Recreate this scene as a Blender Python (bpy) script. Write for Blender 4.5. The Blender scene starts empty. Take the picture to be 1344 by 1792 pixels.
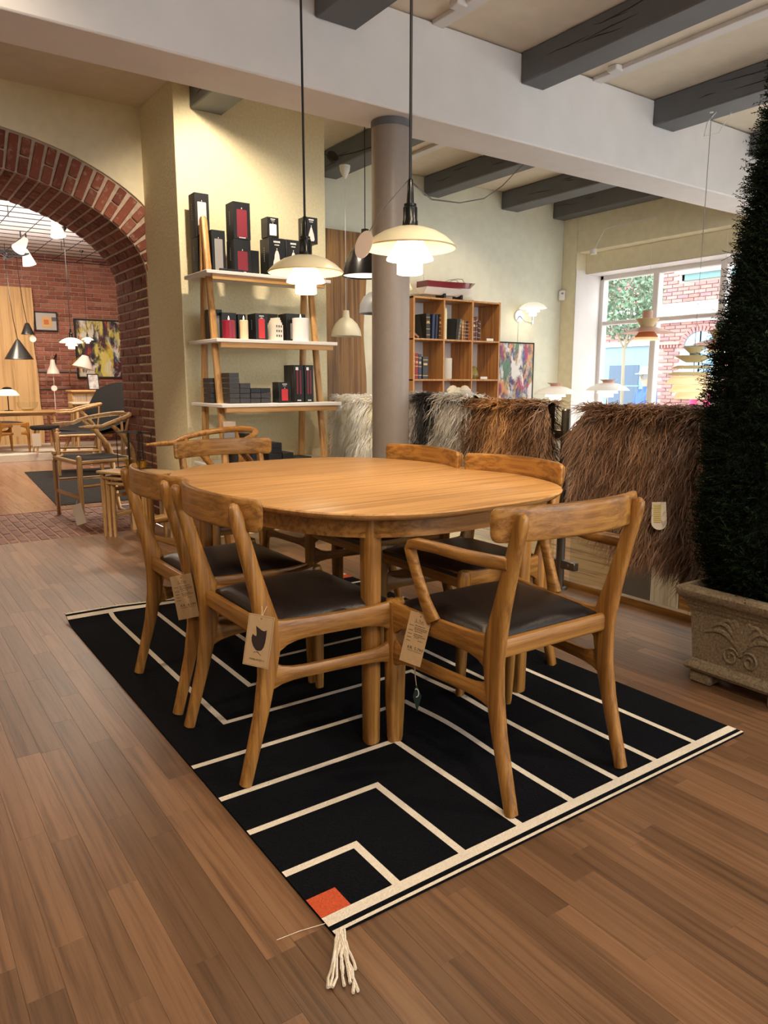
import bpy, bmesh, math, random
import numpy as np
from mathutils import Vector, Matrix
rnd = random.Random(7)
nrs = np.random.RandomState(11)
S = bpy.context.scene
COL = S.collection
PI = math.pi
# ------------------------------------------------------------------ camera
cd = bpy.data.cameras.new('camera'); cam = bpy.data.objects.new('camera', cd); COL.objects.link(cam)
cd.sensor_fit = 'HORIZONTAL'; cd.sensor_width = 36; cd.lens = 1286/1344*36; cd.clip_end = 200; cd.clip_start = .02
yaw, pit = math.radians(55.05), math.radians(10.035)
fw = Vector((math.cos(yaw)*math.cos(pit), math.sin(yaw)*math.cos(pit), -math.sin(pit)))
rt = Vector((math.sin(yaw), -math.cos(yaw), 0)); up = rt.cross(fw)
cam.matrix_world = Matrix(((rt.x, up.x, -fw.x, 0), (rt.y, up.y, -fw.y, 0), (rt.z, up.z, -fw.z, 1.10), (0, 0, 0, 1)))
S.camera = cam
# ------------------------------------------------------------------ world, lights, exposure
w = bpy.data.worlds.new('world'); S.world = w; w.use_nodes = True
bg = w.node_tree.nodes['Background']; bg.inputs[0].default_value = (.90, .96, 1.0, 1); bg.inputs[1].default_value = 6.5
S.view_settings.view_transform = 'Standard'; S.view_settings.look = 'None'
S.view_settings.gamma = 1; S.view_settings.use_curve_mapping = False
S.view_settings.exposure = 0.0
WARM = (1.0, .83, .62)
def spot(name, loc, tgt, e, ang=70, blend=.5, size=.05, col=WARM):
    d = bpy.data.lights.new(name, 'SPOT'); d.energy = e; d.spot_size = math.radians(ang); d.spot_blend = blend
    d.shadow_soft_size = size; d.color = col
    o = bpy.data.objects.new(name, d); COL.objects.link(o); o.location = loc
    o.rotation_euler = (Vector(tgt)-Vector(loc)).to_track_quat('-Z', 'Y').to_euler(); return o
def area(name, loc, tgt, e, sx, sy, col=WARM):
    d = bpy.data.lights.new(name, 'AREA'); d.energy = e; d.shape = 'RECTANGLE'; d.size = sx; d.size_y = sy; d.color = col
    o = bpy.data.objects.new(name, d); COL.objects.link(o); o.location = loc
    o.rotation_euler = (Vector(tgt)-Vector(loc)).to_track_quat('-Z', 'Y').to_euler(); return o
def point(name, loc, e, r=.04, col=WARM):
    d = bpy.data.lights.new(name, 'POINT'); d.energy = e; d.shadow_soft_size = r; d.color = col
    o = bpy.data.objects.new(name, d); COL.objects.link(o); o.location = loc; return o
spot('spot_table', (.55, -.3, 2.9), (1.2, 1.5, .2), 130, 62)
spot('spot_right', (2.9, .1, 2.9), (1.9, 1.7, .3), 95, 60)
spot('spot_left', (-.7, 2.2, 2.9), (.5, 2.9, 0), 80, 75)
spot('spot_floor', (-.4, -.9, 2.9), (.6, .7, 0), 68, 85)
spot('spot_rear', (2.45, 2.6, 2.78), (1.6, 3.4, .4), 60, 70)
spot('spot_shelf', (1.75, 3.80, 2.92), (2.3, 4.9, 1.6), 130, 100)
spot('spot_pier', (-.5, 3.0, 2.9), (1.5, 5.3, 1.7), 190, 70)
spot('spot_slab', (3.3, 4.5, 2.9), (3.6, 5.8, 1.5), 50, 50)
spot('spot_books', (4.0, 4.3, 2.9), (4.7, 5.6, 1.4), 70, 70)  # added fill that brightens the bookshelf, no fitting of its own
spot('fill_cream', (2.1, 4.1, 2.9), (2.95, 4.6, .7), 220, 50)  # added fill lifting the cream sheepskin out of the shade
area('back_room_ceiling_fill', (1.6, 10.0, 2.45), (1.6, 10.0, 3.3), 70, 2.5, 3.5, (1, .92, .86))  # unseen fill added below the grid to brighten the white ceiling
spot('spot_stair', (2.5, 3.0, 2.95), (3.9, 2.5, 0), 110, 60)
spot('spot_railing', (1.3, .5, 2.9), (3.0, 3.0, .7), 120, 60)
spot('spot_skins', (2.3, .2, 2.9), (3.0, 2.2, .6), 110, 60)
for i, (x, y) in enumerate(((1.6, 8.2), (2.6, 10.2), (1.2, 11.2))):
    area('back_room_light_%d' % (i+1), (x, y, 2.8), (x+.3, y+.6, 0), 60, .6, .6, (1, .82, .62))
# ------------------------------------------------------------------ materials
MATS = {}
def lin(c):
    return tuple(((v/255)/12.92 if v <= 10 else (((v/255)+.055)/1.055)**2.4) for v in c) + (1,)
class NT:
    def __init__(s, name):
        m = bpy.data.materials.new(name); m.use_nodes = True; s.m = m; s.t = m.node_tree
        s.b = s.t.nodes['Principled BSDF']; s.out = s.t.nodes['Material Output']
    def n(s, typ, **k):
        x = s.t.nodes.new(typ)
        for a, v in k.items():
            if a in x.inputs.keys(): x.inputs[a].default_value = v
            else: setattr(x, a, v)
        return x
    def l(s, a, b): s.t.links.new(a, b)
    def ramp(s, fac, stops):
        r = s.t.nodes.new('ShaderNodeValToRGB'); e = r.color_ramp.elements
        while len(e) < len(stops): e.new(.5)
        for i, (p, c) in enumerate(stops): e[i].position = p; e[i].color = c
        s.l(fac, r.inputs[0]); return r.outputs[0]
    def bump(s, h, st, dist=.01):
        b = s.n('ShaderNodeBump', Strength=st, Distance=dist); s.l(h, b.inputs['Height']); s.l(b.outputs[0], s.b.inputs['Normal'])
def plain(name, rgb, rough=.5, metal=0, noise=0, nscale=40, bump=0, spec=.5, coat=0, sss=0):
    if name in MATS: return MATS[name]
    t = NT(name); t.b.inputs['Roughness'].default_value = rough; t.b.inputs['Metallic'].default_value = metal
    t.b.inputs['Specular IOR Level'].default_value = spec; t.b.inputs['Coat Weight'].default_value = coat
    c = lin(rgb); t.b.inputs['Base Color'].default_value = c
    if noise or bump:
        tc = t.n('ShaderNodeTexCoord'); nz = t.n('ShaderNodeTexNoise', Scale=nscale, Detail=4.0); t.l(tc.outputs['Object'], nz.inputs['Vector'])
        if noise:
            lo = tuple(v*(1-noise) for v in c[:3])+(1,); hi = tuple(min(1, v*(1+noise)) for v in c[:3])+(1,)
            t.l(t.ramp(nz.outputs[0], [(.3, lo), (.7, hi)]), t.b.inputs['Base Color'])
        if bump: t.bump(nz.outputs[0], bump)
    MATS[name] = t.m; return t.m
def emis(name, rgb, e, base=None):
    t = NT(name); c = lin(rgb); t.b.inputs['Base Color'].default_value = lin(base or rgb)
    t.b.inputs['Emission Color'].default_value = c; t.b.inputs['Emission Strength'].default_value = e
    MATS[name] = t.m; return t.m
def wood(name, dark, light, axis='Z', rough=.42, rand=None, var=.18, scale=1.0, island=False, third=None):
    t = NT(name); tc = t.n('ShaderNodeTexCoord'); mp = t.n('ShaderNodeMapping')
    sc = {'X': (1.5, 58, 58), 'Y': (58, 1.5, 58), 'Z': (58, 58, 1.5)}[axis]
    mp.inputs['Scale'].default_value = tuple(v*scale for v in sc)
    ra = None
    if rand == 'object': ra = t.n('ShaderNodeObjectInfo').outputs['Random']
    elif rand == 'island': ra = t.n('ShaderNodeNewGeometry').outputs['Random Per Island']
    vec = tc.outputs['Object']
    if ra:
        sx = t.n('ShaderNodeCombineXYZ')
        mu = t.n('ShaderNodeMath', operation='MULTIPLY'); t.l(ra, mu.inputs[0]); mu.inputs[1].default_value = 37.0
        for k in range(3): t.l(mu.outputs[0], sx.inputs[k])
        ad = t.n('ShaderNodeVectorMath', operation='ADD'); t.l(vec, ad.inputs[0]); t.l(sx.outputs[0], ad.inputs[1]); vec = ad.outputs[0]
    t.l(vec, mp.inputs['Vector'])
    n1 = t.n('ShaderNodeTexNoise', Scale=1.0, Detail=5.0, Distortion=.6); t.l(mp.outputs[0], n1.inputs['Vector'])
    n2 = t.n('ShaderNodeTexNoise', Scale=5.0, Detail=4.0, Roughness=.7); t.l(mp.outputs[0], n2.inputs['Vector'])
    mx = t.n('ShaderNodeMath', operation='MULTIPLY_ADD'); t.l(n2.outputs[0], mx.inputs[0]); mx.inputs[1].default_value = .52
    t.l(n1.outputs[0], mx.inputs[2])
    col = t.ramp(mx.outputs[0], [(.55, lin(tuple(v*.85 for v in dark))), (.67, lin(dark)), (.78, lin(light)), (.92, lin(third or light))])
    if ra:
        hs = t.n('ShaderNodeHueSaturation'); t.l(col, hs.inputs['Color'])
        mr = t.n('ShaderNodeMapRange'); t.l(ra, mr.inputs[0]); mr.inputs[3].default_value = 1-var; mr.inputs[4].default_value = 1+var
        t.l(mr.outputs[0], hs.inputs['Value']); col = hs.outputs[0]
    t.l(col, t.b.inputs['Base Color'])
    t.b.inputs['Roughness'].default_value = rough
    t.bump(mx.outputs[0], .12, .003)
    MATS[name] = t.m; return t.m
def brickmat(name, cols, rand='object', rough=.85):
    t = NT(name)
    ra = t.n('ShaderNodeObjectInfo').outputs['Random'] if rand == 'object' else t.n('ShaderNodeNewGeometry').outputs['Random Per Island']
    base = t.ramp(ra, [(i/(len(cols)-1), lin(c)) for i, c in enumerate(cols)])
    tc = t.n('ShaderNodeTexCoord'); nz = t.n('ShaderNodeTexNoise', Scale=22.0, Detail=6.0, Roughness=.7)
    ad = t.n('ShaderNodeVectorMath', operation='ADD'); t.l(tc.outputs['Object'], ad.inputs[0])
    mu = t.n('ShaderNodeMath', operation='MULTIPLY'); t.l(ra, mu.inputs[0]); mu.inputs[1].default_value = 53.0
    t.l(mu.outputs[0], ad.inputs[1]); t.l(ad.outputs[0], nz.inputs['Vector'])
    f = t.ramp(nz.outputs[0], [(.53, (0, 0, 0, 1)), (.66, (1, 1, 1, 1))])
    mix = t.n('ShaderNodeMix', data_type='RGBA'); t.l(f, mix.inputs[0]); t.l(base, mix.inputs[6]); mix.inputs[7].default_value = lin((172, 140, 118))
    mm = t.n('ShaderNodeMath', operation='MULTIPLY'); t.l(f, mm.inputs[0]); mm.inputs[1].default_value = .62; t.l(mm.outputs[0], mix.inputs[0])
    t.l(mix.outputs[2], t.b.inputs['Base Color']); t.b.inputs['Roughness'].default_value = rough
    t.bump(nz.outputs[0], .5, .01); MATS[name] = t.m; return t.m
def glass(name, tint=(235, 245, 240), refl=.12):
    t = NT(name); t.t.nodes.remove(t.b)
    tr = t.n('ShaderNodeBsdfTransparent'); tr.inputs[0].default_value = lin(tint); gl = t.n('ShaderNodeBsdfGlossy'); gl.inputs['Roughness'].default_value = .02
    fr = t.n('ShaderNodeFresnel', IOR=1.35); ge = t.n('ShaderNodeNewGeometry'); iv = t.n('ShaderNodeMath', operation='SUBTRACT'); iv.inputs[0].default_value = 1.0; t.l(ge.outputs['Backfacing'], iv.inputs[1])
    mu = t.n('ShaderNodeMath', operation='MULTIPLY'); t.l(fr.outputs[0], mu.inputs[0]); t.l(iv.outputs[0], mu.inputs[1])
    mx = t.n('ShaderNodeMixShader'); t.l(mu.outputs[0], mx.inputs[0]); t.l(tr.outputs[0], mx.inputs[1]); t.l(gl.outputs[0], mx.inputs[2])
    t.l(mx.outputs[0], t.out.inputs[0]); MATS[name] = t.m; return t.m
def attrmat(name, rough=.6, spec=.3):
    t = NT(name); a = t.n('ShaderNodeAttribute', attribute_name='Col'); t.l(a.outputs[0], t.b.inputs['Base Color'])
    t.b.inputs['Roughness'].default_value = rough; t.b.inputs['Specular IOR Level'].default_value = spec; MATS[name] = t.m; return t.m
def painting(name, stops, scale=2.2, seed=0, dist=.7):
    t = NT(name); tc = t.n('ShaderNodeTexCoord'); col = None
    for i, (p, c) in enumerate(stops):
        mp = t.n('ShaderNodeMapping'); mp.inputs['Location'].default_value = (seed+i*3.7, i*1.9, seed*1.3-i*2.3); mp.inputs['Rotation'].default_value = (0, .6-.4*(i % 3), 0); mp.inputs['Scale'].default_value = (1.5, 1, .75); t.l(tc.outputs['Object'], mp.inputs[0])
        n1 = t.n('ShaderNodeTexNoise', Scale=scale*(1+.25*(i % 3)), Detail=7.0, Roughness=.62, Distortion=dist); t.l(mp.outputs[0], n1.inputs['Vector'])
        if col is None:
            col = t.ramp(n1.outputs[0], [(.35, lin(tuple(v*.7 for v in c))), (.65, lin(c))]); continue
        f = t.ramp(n1.outputs[0], [(.52, (0, 0, 0, 1)), (.60, (1, 1, 1, 1))]); mx = t.n('ShaderNodeMix', data_type='RGBA')
        t.l(f, mx.inputs[0]); t.l(col, mx.inputs[6]); mx.inputs[7].default_value = lin(c); col = mx.outputs[2]
    t.l(col, t.b.inputs['Base Color']); t.b.inputs['Roughness'].default_value = .5
    MATS[name] = t.m; return t.m
OAK = {a: wood('oak_'+a, (138, 92, 40), (160, 110, 52), a, .38, third=(176, 126, 62)) for a in 'XYZ'}
OAKB = {a: wood('oak_blond_'+a, (182, 132, 74), (204, 156, 96), a, .42) for a in 'XZ'}
OAKT = wood('oak_top', (188, 136, 78), (204, 152, 92), 'X', .36, scale=.8, third=(212, 162, 102))
OAKL = {a: wood('oak_light_'+a, (176, 136, 88), (205, 166, 114), a, .45) for a in 'XYZ'}
OAKP = wood('oak_pale', (186, 166, 140), (208, 190, 166), 'Z', .5)
FLP = wood('smoked_oak_plank', (114, 82, 58), (125, 91, 65), 'Y', .36, 'object', .30, scale=1.05, third=(132, 98, 71))
FLI = wood('smoked_oak_joined', (114, 82, 58), (125, 91, 65), 'Y', .36, 'island', .30, scale=1.05, third=(132, 98, 71))
CREAM = plain('cream_plaster', (233, 223, 192), .85, noise=.05, nscale=14, bump=.10)
CREAMR = plain('cream_rough_plaster', (233, 222, 184), .9, noise=.06, nscale=60, bump=.35)
WHITE = plain('white_paint', (226, 220, 216), .55, noise=.03, nscale=6, bump=.04)
CEIL = plain('ceiling_paint', (226, 212, 190), .8, noise=.04, nscale=9)
GREYB = plain('grey_beam_paint', (98, 99, 102), .55, noise=.08, nscale=5, bump=.10)
POLE = plain('grey_column_paint', (150, 138, 130), .38, noise=.03, nscale=30)
MORT = plain('mortar', (184, 164, 146), .95, noise=.15, nscale=30, bump=.4)
BRK = brickmat('brick_red', [(100, 50, 38), (122, 62, 46), (138, 78, 58), (106, 54, 42), (142, 88, 68)])
BRKW = brickmat('brick_rose', [(122, 70, 60), (146, 86, 74), (162, 104, 90), (130, 76, 66), (168, 118, 104)])
BRKI = brickmat('brick_red_joined', [(122, 70, 60), (146, 86, 74), (162, 104, 90), (130, 76, 66), (168, 118, 104)], 'island')
BRF = brickmat('brick_floor', [(96, 52, 40), (120, 64, 48), (104, 56, 44), (128, 74, 56)], rough=.6)
BLACK = plain('black_plastic', (14, 14, 15), .25)
BLKM = plain('black_matt', (20, 20, 21), .6)
CARD = plain('black_carton', (24, 24, 26), .42, noise=.1, nscale=20)
CARD2 = plain('charcoal_carton', (52, 50, 52), .5, noise=.06, nscale=20)
LEATH = plain('black_leather', (34, 27, 26), .36, noise=.10, nscale=120, bump=.10)
FABB = plain('black_fabric', (13, 12, 13), .9, noise=.2, nscale=200)
STEEL = plain('brushed_steel', (128, 124, 116), .35, 1.0)
CHROME = plain('chrome', (215, 218, 222), .12, 1.0)
BRASS = plain('brass', (205, 160, 70), .25, 1.0)
RUGB = plain('rug_black_wool', (13, 14, 19), .95, noise=.4, nscale=160, bump=.5, spec=.12)
RUGW = plain('rug_cream_wool', (240, 226, 206), .95, noise=.06, nscale=200, bump=.5)
RUGO = plain('rug_orange_wool', (206, 84, 44), .95, noise=.12, nscale=200, bump=.5)
STONE = plain('cast_stone', (128, 112, 90), .9, noise=.38, nscale=130, bump=.35)
KRAFT = plain('kraft_card', (186, 152, 112), .8, noise=.05, nscale=60)
INK = plain('ink_dark', (44, 26, 24), .7)
PRW = plain('print_white', (236, 230, 228), .6)
PRG = plain('print_grey', (150, 146, 144), .6)
PRR = plain('print_red', (196, 50, 56), .5)
PRD = plain('print_wine', (128, 36, 50), .5)
PRP = plain('print_blush', (226, 206, 204), .5)
STRING = plain('jute_string', (196, 170, 136), .9)
OPALW = emis('opal_glow', (255, 240, 212), 4.2)
OPALS = emis('opal_dim', (255, 226, 170), .55, (236, 224, 196))
SHADE = plain('cream_shade', (240, 228, 192), .3, coat=.2)
WLAMP = plain('white_lamp', (238, 234, 226), .35)
GLASS = glass('clear_glass', (252, 253, 252)); GLASSR = glass('railing_glass', (242, 246, 243))
AM = attrmat('fleece', .42, .4)
# ------------------------------------------------------------------ mesh helpers
class MB:
    def __init__(s): s.v = []; s.f = []; s.mi = []
    def add(s, v, f, mi=0):
        o = len(s.v); s.v += [tuple(x) for x in v]; s.f += [tuple(i+o for i in q) for q in f]; s.mi += [mi]*len(f)
    def box(s, c, d, ch=.002, M=None, mi=0):
        hx, hy, hz = d[0]/2, d[1]/2, d[2]/2; k = min(ch, hx*.49, hy*.49, hz*.49); V = []; F = []; ix = {}
        for a in (-1, 1):
            for b in (-1, 1):
                for e in (-1, 1):
                    if ch <= 0:
                        ix[a, b, e] = len(V); V.append((a*hx, b*hy, e*hz)); continue
                    ix[a, b, e, 0] = len(V); V.append((a*hx, b*(hy-k), e*(hz-k)))
                    ix[a, b, e, 1] = len(V); V.append((a*(hx-k), b*hy, e*(hz-k)))
                    ix[a, b, e, 2] = len(V); V.append((a*(hx-k), b*(hy-k), e*hz))
        q4 = ((-1, -1), (1, -1), (1, 1), (-1, 1))
        for sgn in (-1, 1):
            for ax in range(3):
                r = []
                for p, q in q4:
                    key = [0, 0, 0]; key[ax] = sgn; key[(ax+1) % 3] = p; key[(ax+2) % 3] = q
                    r.append(ix[tuple(key)] if ch <= 0 else ix[tuple(key)+(ax,)])
                F.append(r if sgn > 0 else r[::-1])
        if ch > 0:
            for ax in range(3):           # edges along ax
                b, c2 = (ax+1) % 3, (ax+2) % 3
                for p in (-1, 1):
                    for q in (-1, 1):
                        def key(s1):
                            z = [0, 0, 0]; z[ax] = s1; z[b] = p; z[c2] = q; return tuple(z)
                        r = [ix[key(-1)+(b,)], ix[key(1)+(b,)], ix[key(1)+(c2,)], ix[key(-1)+(c2,)]]
                        F.append(r if p*q < 0 else r[::-1])
            for a in (-1, 1):
                for b in (-1, 1):
                    for e in (-1, 1):
                        r = [ix[a, b, e, 0], ix[a, b, e, 1], ix[a, b, e, 2]]; F.append(r if a*b*e > 0 else r[::-1])
        T = Matrix.Translation(c) @ M.to_4x4() if M is not None else Matrix.Translation(c)
        s.add([T @ Vector(v) for v in V], F, mi); return s
    def sweep(s, pts, dims, ref=(0, 0, 1), n=10, ex=2.0, cap=True, closed=False, mi=0):
        P = [Vector(p) for p in pts]; N = len(P); ref = Vector(ref)
        if not isinstance(dims, list): dims = [dims]*N
        dims = [d if isinstance(d, (tuple, list)) else (d, d) for d in dims]
        cs = []
        for i in range(n):
            a = 2*PI*i/n; c, si = math.cos(a), math.sin(a)
            cs.append((math.copysign(abs(c)**(2/ex), c), math.copysign(abs(si)**(2/ex), si)))
        V = []; F = []
        for i, p in enumerate(P):
            t = (P[(i+1) % N]-P[i-1]) if closed else (P[min(i+1, N-1)]-P[max(i-1, 0)])
            if t.length < 1e-9: t = Vector((0, 0, 1))
            t.normalize(); u = ref-t*ref.dot(t)
            if u.length < 1e-4: u = t.orthogonal()
            u.normalize(); v = t.cross(u)
            for c, si in cs: V.append(p+u*(c*dims[i][0])+v*(si*dims[i][1]))
        for i in range(N if closed else N-1):
            j = (i+1) % N
            for k in range(n): l = (k+1) % n; F.append((i*n+k, i*n+l, j*n+l, j*n+k))
        if cap and not closed:
            F.append(tuple(range(n))[::-1]); F.append(tuple((N-1)*n+k for k in range(n)))
        s.add(V, F, mi); return s
    def lathe(s, prof, c=(0, 0, 0), n=32, M=None, mi=0, sq=None):
        V = []; F = []; m = len(prof)
        for k in range(n):
            a = 2*PI*k/n
            for r, z in prof: V.append(Vector((r*math.cos(a), r*math.sin(a), z)))
        for k in range(n):
            l = (k+1) % n
            for i in range(m-1): F.append((k*m+i, l*m+i, l*m+i+1, k*m+i+1))
        T = Matrix.Translation(c) @ (M.to_4x4() if M is not None else Matrix())
        s.add([T @ v for v in V], F, mi); return s
    def cyl(s, c, r, h, n=20, M=None, mi=0, ch=.001):
        k = min(ch, r*.3, h*.3)
        return s.lathe([(0, 0), (r-k, 0), (r, k), (r, h-k), (r-k, h), (0, h)], c, n, M, mi)
    def prism(s, out, lo, hi, M=None, mi=0):    # outline in local XY, extruded in Z lo..hi
        n = len(out); V = [(x, y, lo) for x, y in out]+[(x, y, hi) for x, y in out]
        F = [tuple(range(n))[::-1], tuple(range(n, 2*n))]+[(i, (i+1) % n, n+(i+1) % n, n+i) for i in range(n)]
        s.add([(M @ Vector(v)) if M is not None else v for v in V], F, mi); return s
    def build(s, name, mats, parent=None, loc=None, ang=40, recalc=True, kind=None, flat=False, world=False):
        me = bpy.data.meshes.new(name); me.from_pydata([tuple(v) for v in s.v], [], s.f)
        if not isinstance(mats, (list, tuple)): mats = [mats]
        for m in mats: me.materials.append(m)
        if len(mats) > 1: me.polygons.foreach_set('material_index', s.mi)
        if recalc:
            b = bmesh.new(); b.from_mesh(me); bmesh.ops.remove_doubles(b, verts=b.verts, dist=1e-6)
            bmesh.ops.recalc_face_normals(b, faces=b.faces); b.to_mesh(me); b.free()
        if not flat: me.shade_smooth(); me.set_sharp_from_angle(angle=math.radians(ang))
        return link(name, me, parent, loc, kind)
def link(name, me, parent=None, loc=None, kind=None):
    o = bpy.data.objects.new(name, me); COL.objects.link(o)
    if parent: o.parent = parent
    if loc is not None: o.location = loc
    if kind: o['kind'] = kind
    return o
def tag(o, label, cat, group=None, kind=None):
    o['label'] = label; o['category'] = cat
    if group: o['group'] = group
    if kind: o['kind'] = kind
    return o
def thing(name, label, cat, loc=(0, 0, 0), rz=0, group=None):
    o = bpy.data.objects.new(name, None); COL.objects.link(o); o.empty_display_size = .05
    o.location = loc; o.rotation_euler = (0, 0, rz); return tag(o, label, cat, group)
def dup(r, loc=None, rz=None, label=None, group=None):
    def cp(o, p):
        c = o.copy(); COL.objects.link(c); c.parent = p
        for ch in list(o.children): cp(ch, c)
        return c
    c = cp(r, None)
    if loc is not None: c.location = loc
    if rz is not None: c.rotation_euler = (0, 0, rz)
    if label: c['label'] = label
    if group: c['group'] = group
    return c
def struct(o): o['kind'] = 'structure'; return o
def bx(name, x0, x1, y0, y1, z0, z1, mat, parent=None, ch=.003):
    return MB().box(((x0+x1)/2, (y0+y1)/2, (z0+z1)/2), (abs(x1-x0), abs(y1-y0), abs(z1-z0)), ch).build(name, mat, parent)
def arc(n, f): return [f(i/(n-1)) for i in range(n)]
def text(body, size, mat, parent, M, name='lettering', depth=.0003, align='CENTER'):
    cu = bpy.data.curves.new(name, 'FONT'); cu.body = body; cu.size = size; cu.extrude = depth; cu.align_x = align; cu.resolution_u = 2
    t = bpy.data.objects.new(name, cu); COL.objects.link(t)
    dg = bpy.context.evaluated_depsgraph_get(); me = bpy.data.meshes.new_from_object(t.evaluated_get(dg))
    bpy.data.objects.remove(t); me.name = name; me.materials.clear(); me.materials.append(mat)
    o = link(name, me, parent); o.matrix_local = M; return o
RX90 = Matrix.Rotation(PI/2, 4, 'X')
# ================================================================== STRUCTURE
def sbox(name, x0, x1, y0, y1, z0, z1, mat, ch=.003): return struct(bx(name, x0, x1, y0, y1, z0, z1, mat, None, ch))
# floor: slab with a stair opening at x 3.08..4.0, planks on top
f = MB()
for a in ((-3, 3.07, -3, 5.56), (3.07, 6.95, -3, .9), (4.0, 6.95, .9, 5.8), (3.07, 4.0, 4.85, 5.8)):
    f.box(((a[0]+a[1])/2, (a[2]+a[3])/2, -.06), (a[1]-a[0], a[3]-a[2], .106), 0)
floor = struct(f.build('floor', plain('dark_joint', (58, 38, 26), .8), flat=True))
PW, GAP = .0665, .0003
lens = (.42, .5, .58, .66, .74); PM = {}
for L in lens:
    o = MB().box((0, 0, -.006), (PW-GAP, L-GAP, .012), .0003).build('plank', FLP, flat=True); PM[L] = o.data; bpy.data.objects.remove(o)
cand = []
for i in range(int((3.06+2.9)/PW)):
    x = 3.055-PW*(i+.5); y = -2.9-rnd.random()*.6
    while y < 5.545:
        L = rnd.choice(lens)
        if y+L > 5.545: L2 = 5.545-y
        else: L2 = L
        yc = y+L2/2; ang = math.degrees(math.atan2(yc, x))
        vis = 22 < ang < 88 and .55 < math.hypot(x, yc) and yc > .25
        cand.append((0 if vis else 1, math.hypot(x, yc), x, yc, L, L2)); y += L2
cand.sort(); big = MB(); cnt = 0
for v, d, x, yc, L, L2 in cand:
    if v == 0 and cnt < 296 and L2 == L:
        o = link('plank', PM[L], floor, (x, yc, 0)); cnt += 1
    elif L2 > .03: big.box((x, yc, -.006), (PW-GAP, L2-GAP, .012), .0003)
big.build('plank_field', FLI, floor, flat=True, kind='stuff')
# main shell
sbox('ceiling', -3.1, 7.0, -3.1, 6.4, 3.0, 3.1, CEIL)
sbox('wall_back', 2.85, 6.95, 5.8, 5.95, -1.3, 3.0, plain('cream_plaster_daylit', (228, 226, 206), .85, noise=.04, nscale=12, bump=.10))  # same cream plaster, pale daylight tint put into the colour
sbox('wall_middle', 1.79, 2.9, 4.9, 5.9, 0, 3.0, CREAMR)
wfr = MB()
for b in ((-3.1, 7.0, 0, .7), (-3.1, 7.0, 2.6, 3.0), (-3.1, 1.2, .7, 2.6), (5.2, 7.0, .7, 2.6)): wfr.box(((b[0]+b[1])/2, -3.05, (b[2]+b[3])/2), (b[1]-b[0], .1, b[3]-b[2]), .002)  # opening in this unseen wall is added to let in fill daylight
struct(wfr.build('wall_front', CREAM))
sbox('wall_side', -3.1, -3.0, -3.0, 13.5, 0, 3.4, CREAM)
wr = MB()
for b in ((6.45, 6.98, -3, 5.6, 2.47, 3.0), (6.6, 6.98, -3, 5.6, 2.262, 2.47), (6.45, 6.98, 5.6, 5.8, 0, 3.0), (6.45, 6.98, -3, -1.0, 0, 2.47), (6.75, 6.98, -1, 5.6, 0, .55)):
    wr.box(((b[0]+b[1])/2, (b[2]+b[3])/2, (b[4]+b[5])/2), (b[1]-b[0], b[3]-b[2], b[5]-b[4]), .004)
struct(wr.build('wall_right', CREAM))
MB().box((6.69, 5.597, 1.15), (.478, .006, 2.3), .001).build('reveal', WHITE, bpy.data.objects['wall_right']); MB().box((6.74, 2.3, 2.259), (.276, 6.58, .006), .001).build('soffit', WHITE, bpy.data.objects['wall_right'])
beam = struct(bx('trim_1', -3, 6.45, 3.39, 3.71, 2.51, 2.995, WHITE, None, .008))
for nm, x0, x1, y0, y1 in [('a', .72, .95, -3, 3.39), ('a', 1.96, 2.2, -3, 3.39), ('a', 3.35, 3.54, -3, 3.39), ('a', 4.616, 4.85, -3, 3.39), ('a', 5.83, 6.06, -3, 3.39),
                           ('b', 1.9, 2.12, 3.71, 4.9), ('b', 3.34, 3.55, 3.71, 5.8), ('b', 4.51, 4.69, 3.71, 5.8), ('b', 5.51, 5.74, 3.71, 5.8), ('b', 6.27, 6.45, 3.71, 5.8)]:
    j = MB().box(((x0+x1)/2, (y0+y1)/2, 2.913), (x1-x0, y1-y0, .168), .008)
    o = struct(j.build('trim_%d' % rnd.randint(2, 2), GREYB)); o.name = 'trim_2'
    # drying cracks in the timber, on the side that faces the room and underneath
    cr = MB()
    for k in range(int(3+(y1-y0)*1.6)):
        yy = rnd.uniform(max(y0, .5)+.1, y1-.25); zz = rnd.uniform(2.86, 2.96); L = rnd.uniform(.12, .4); sl = rnd.uniform(-.05, .12)
        pts = [(x0-.0006, yy+L*t, zz+sl*L*t+rnd.uniform(-.004, .004)) for t in (0, .25, .5, .75, 1)]
        cr.sweep(pts, [.0006, .0022, .003, .002, .0006], n=4)
    cr.build('crack', BLKM, o, kind='stuff')
pole = MB().lathe([(0, 0), (.108, 0), (.108, 2.505), (0, 2.505)], (2.535, 3.56, 0), 40)
struct(pole.build('column', POLE)).name = 'trim_3'
MB().lathe([(.112, 2.47), (.112, 2.508), (.108, 2.508)], (2.535, 3.56, 0), 40).build('column_collar', GREYB, bpy.data.objects['trim_3'])
# conduits on the ceiling
for x, y0, y1, yb in ((2.72, .4, 3.39, 3.15), (4.02, .8, 3.39, 3.2), (4.02, 3.71, 5.6, 4.2)):
    t = thing('cable_conduit', {2.72: 'white cable conduit on ceiling left of the thick middle joist', 4.02: 'white cable conduit on ceiling between the two right front joists'}[x] if y0 < 3 else 'white cable conduit on the ceiling behind the white beam', 'conduit', (x, y0, 3.0))
    MB().box((0, (y1-y0)/2, -.012), (.08, y1-y0, .024), .003).build('duct', WHITE, t)
    MB().box((-.06, yb-y0, -.018), (.07, .07, .036), .006).build('junction_box', WHITE, t)
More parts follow.
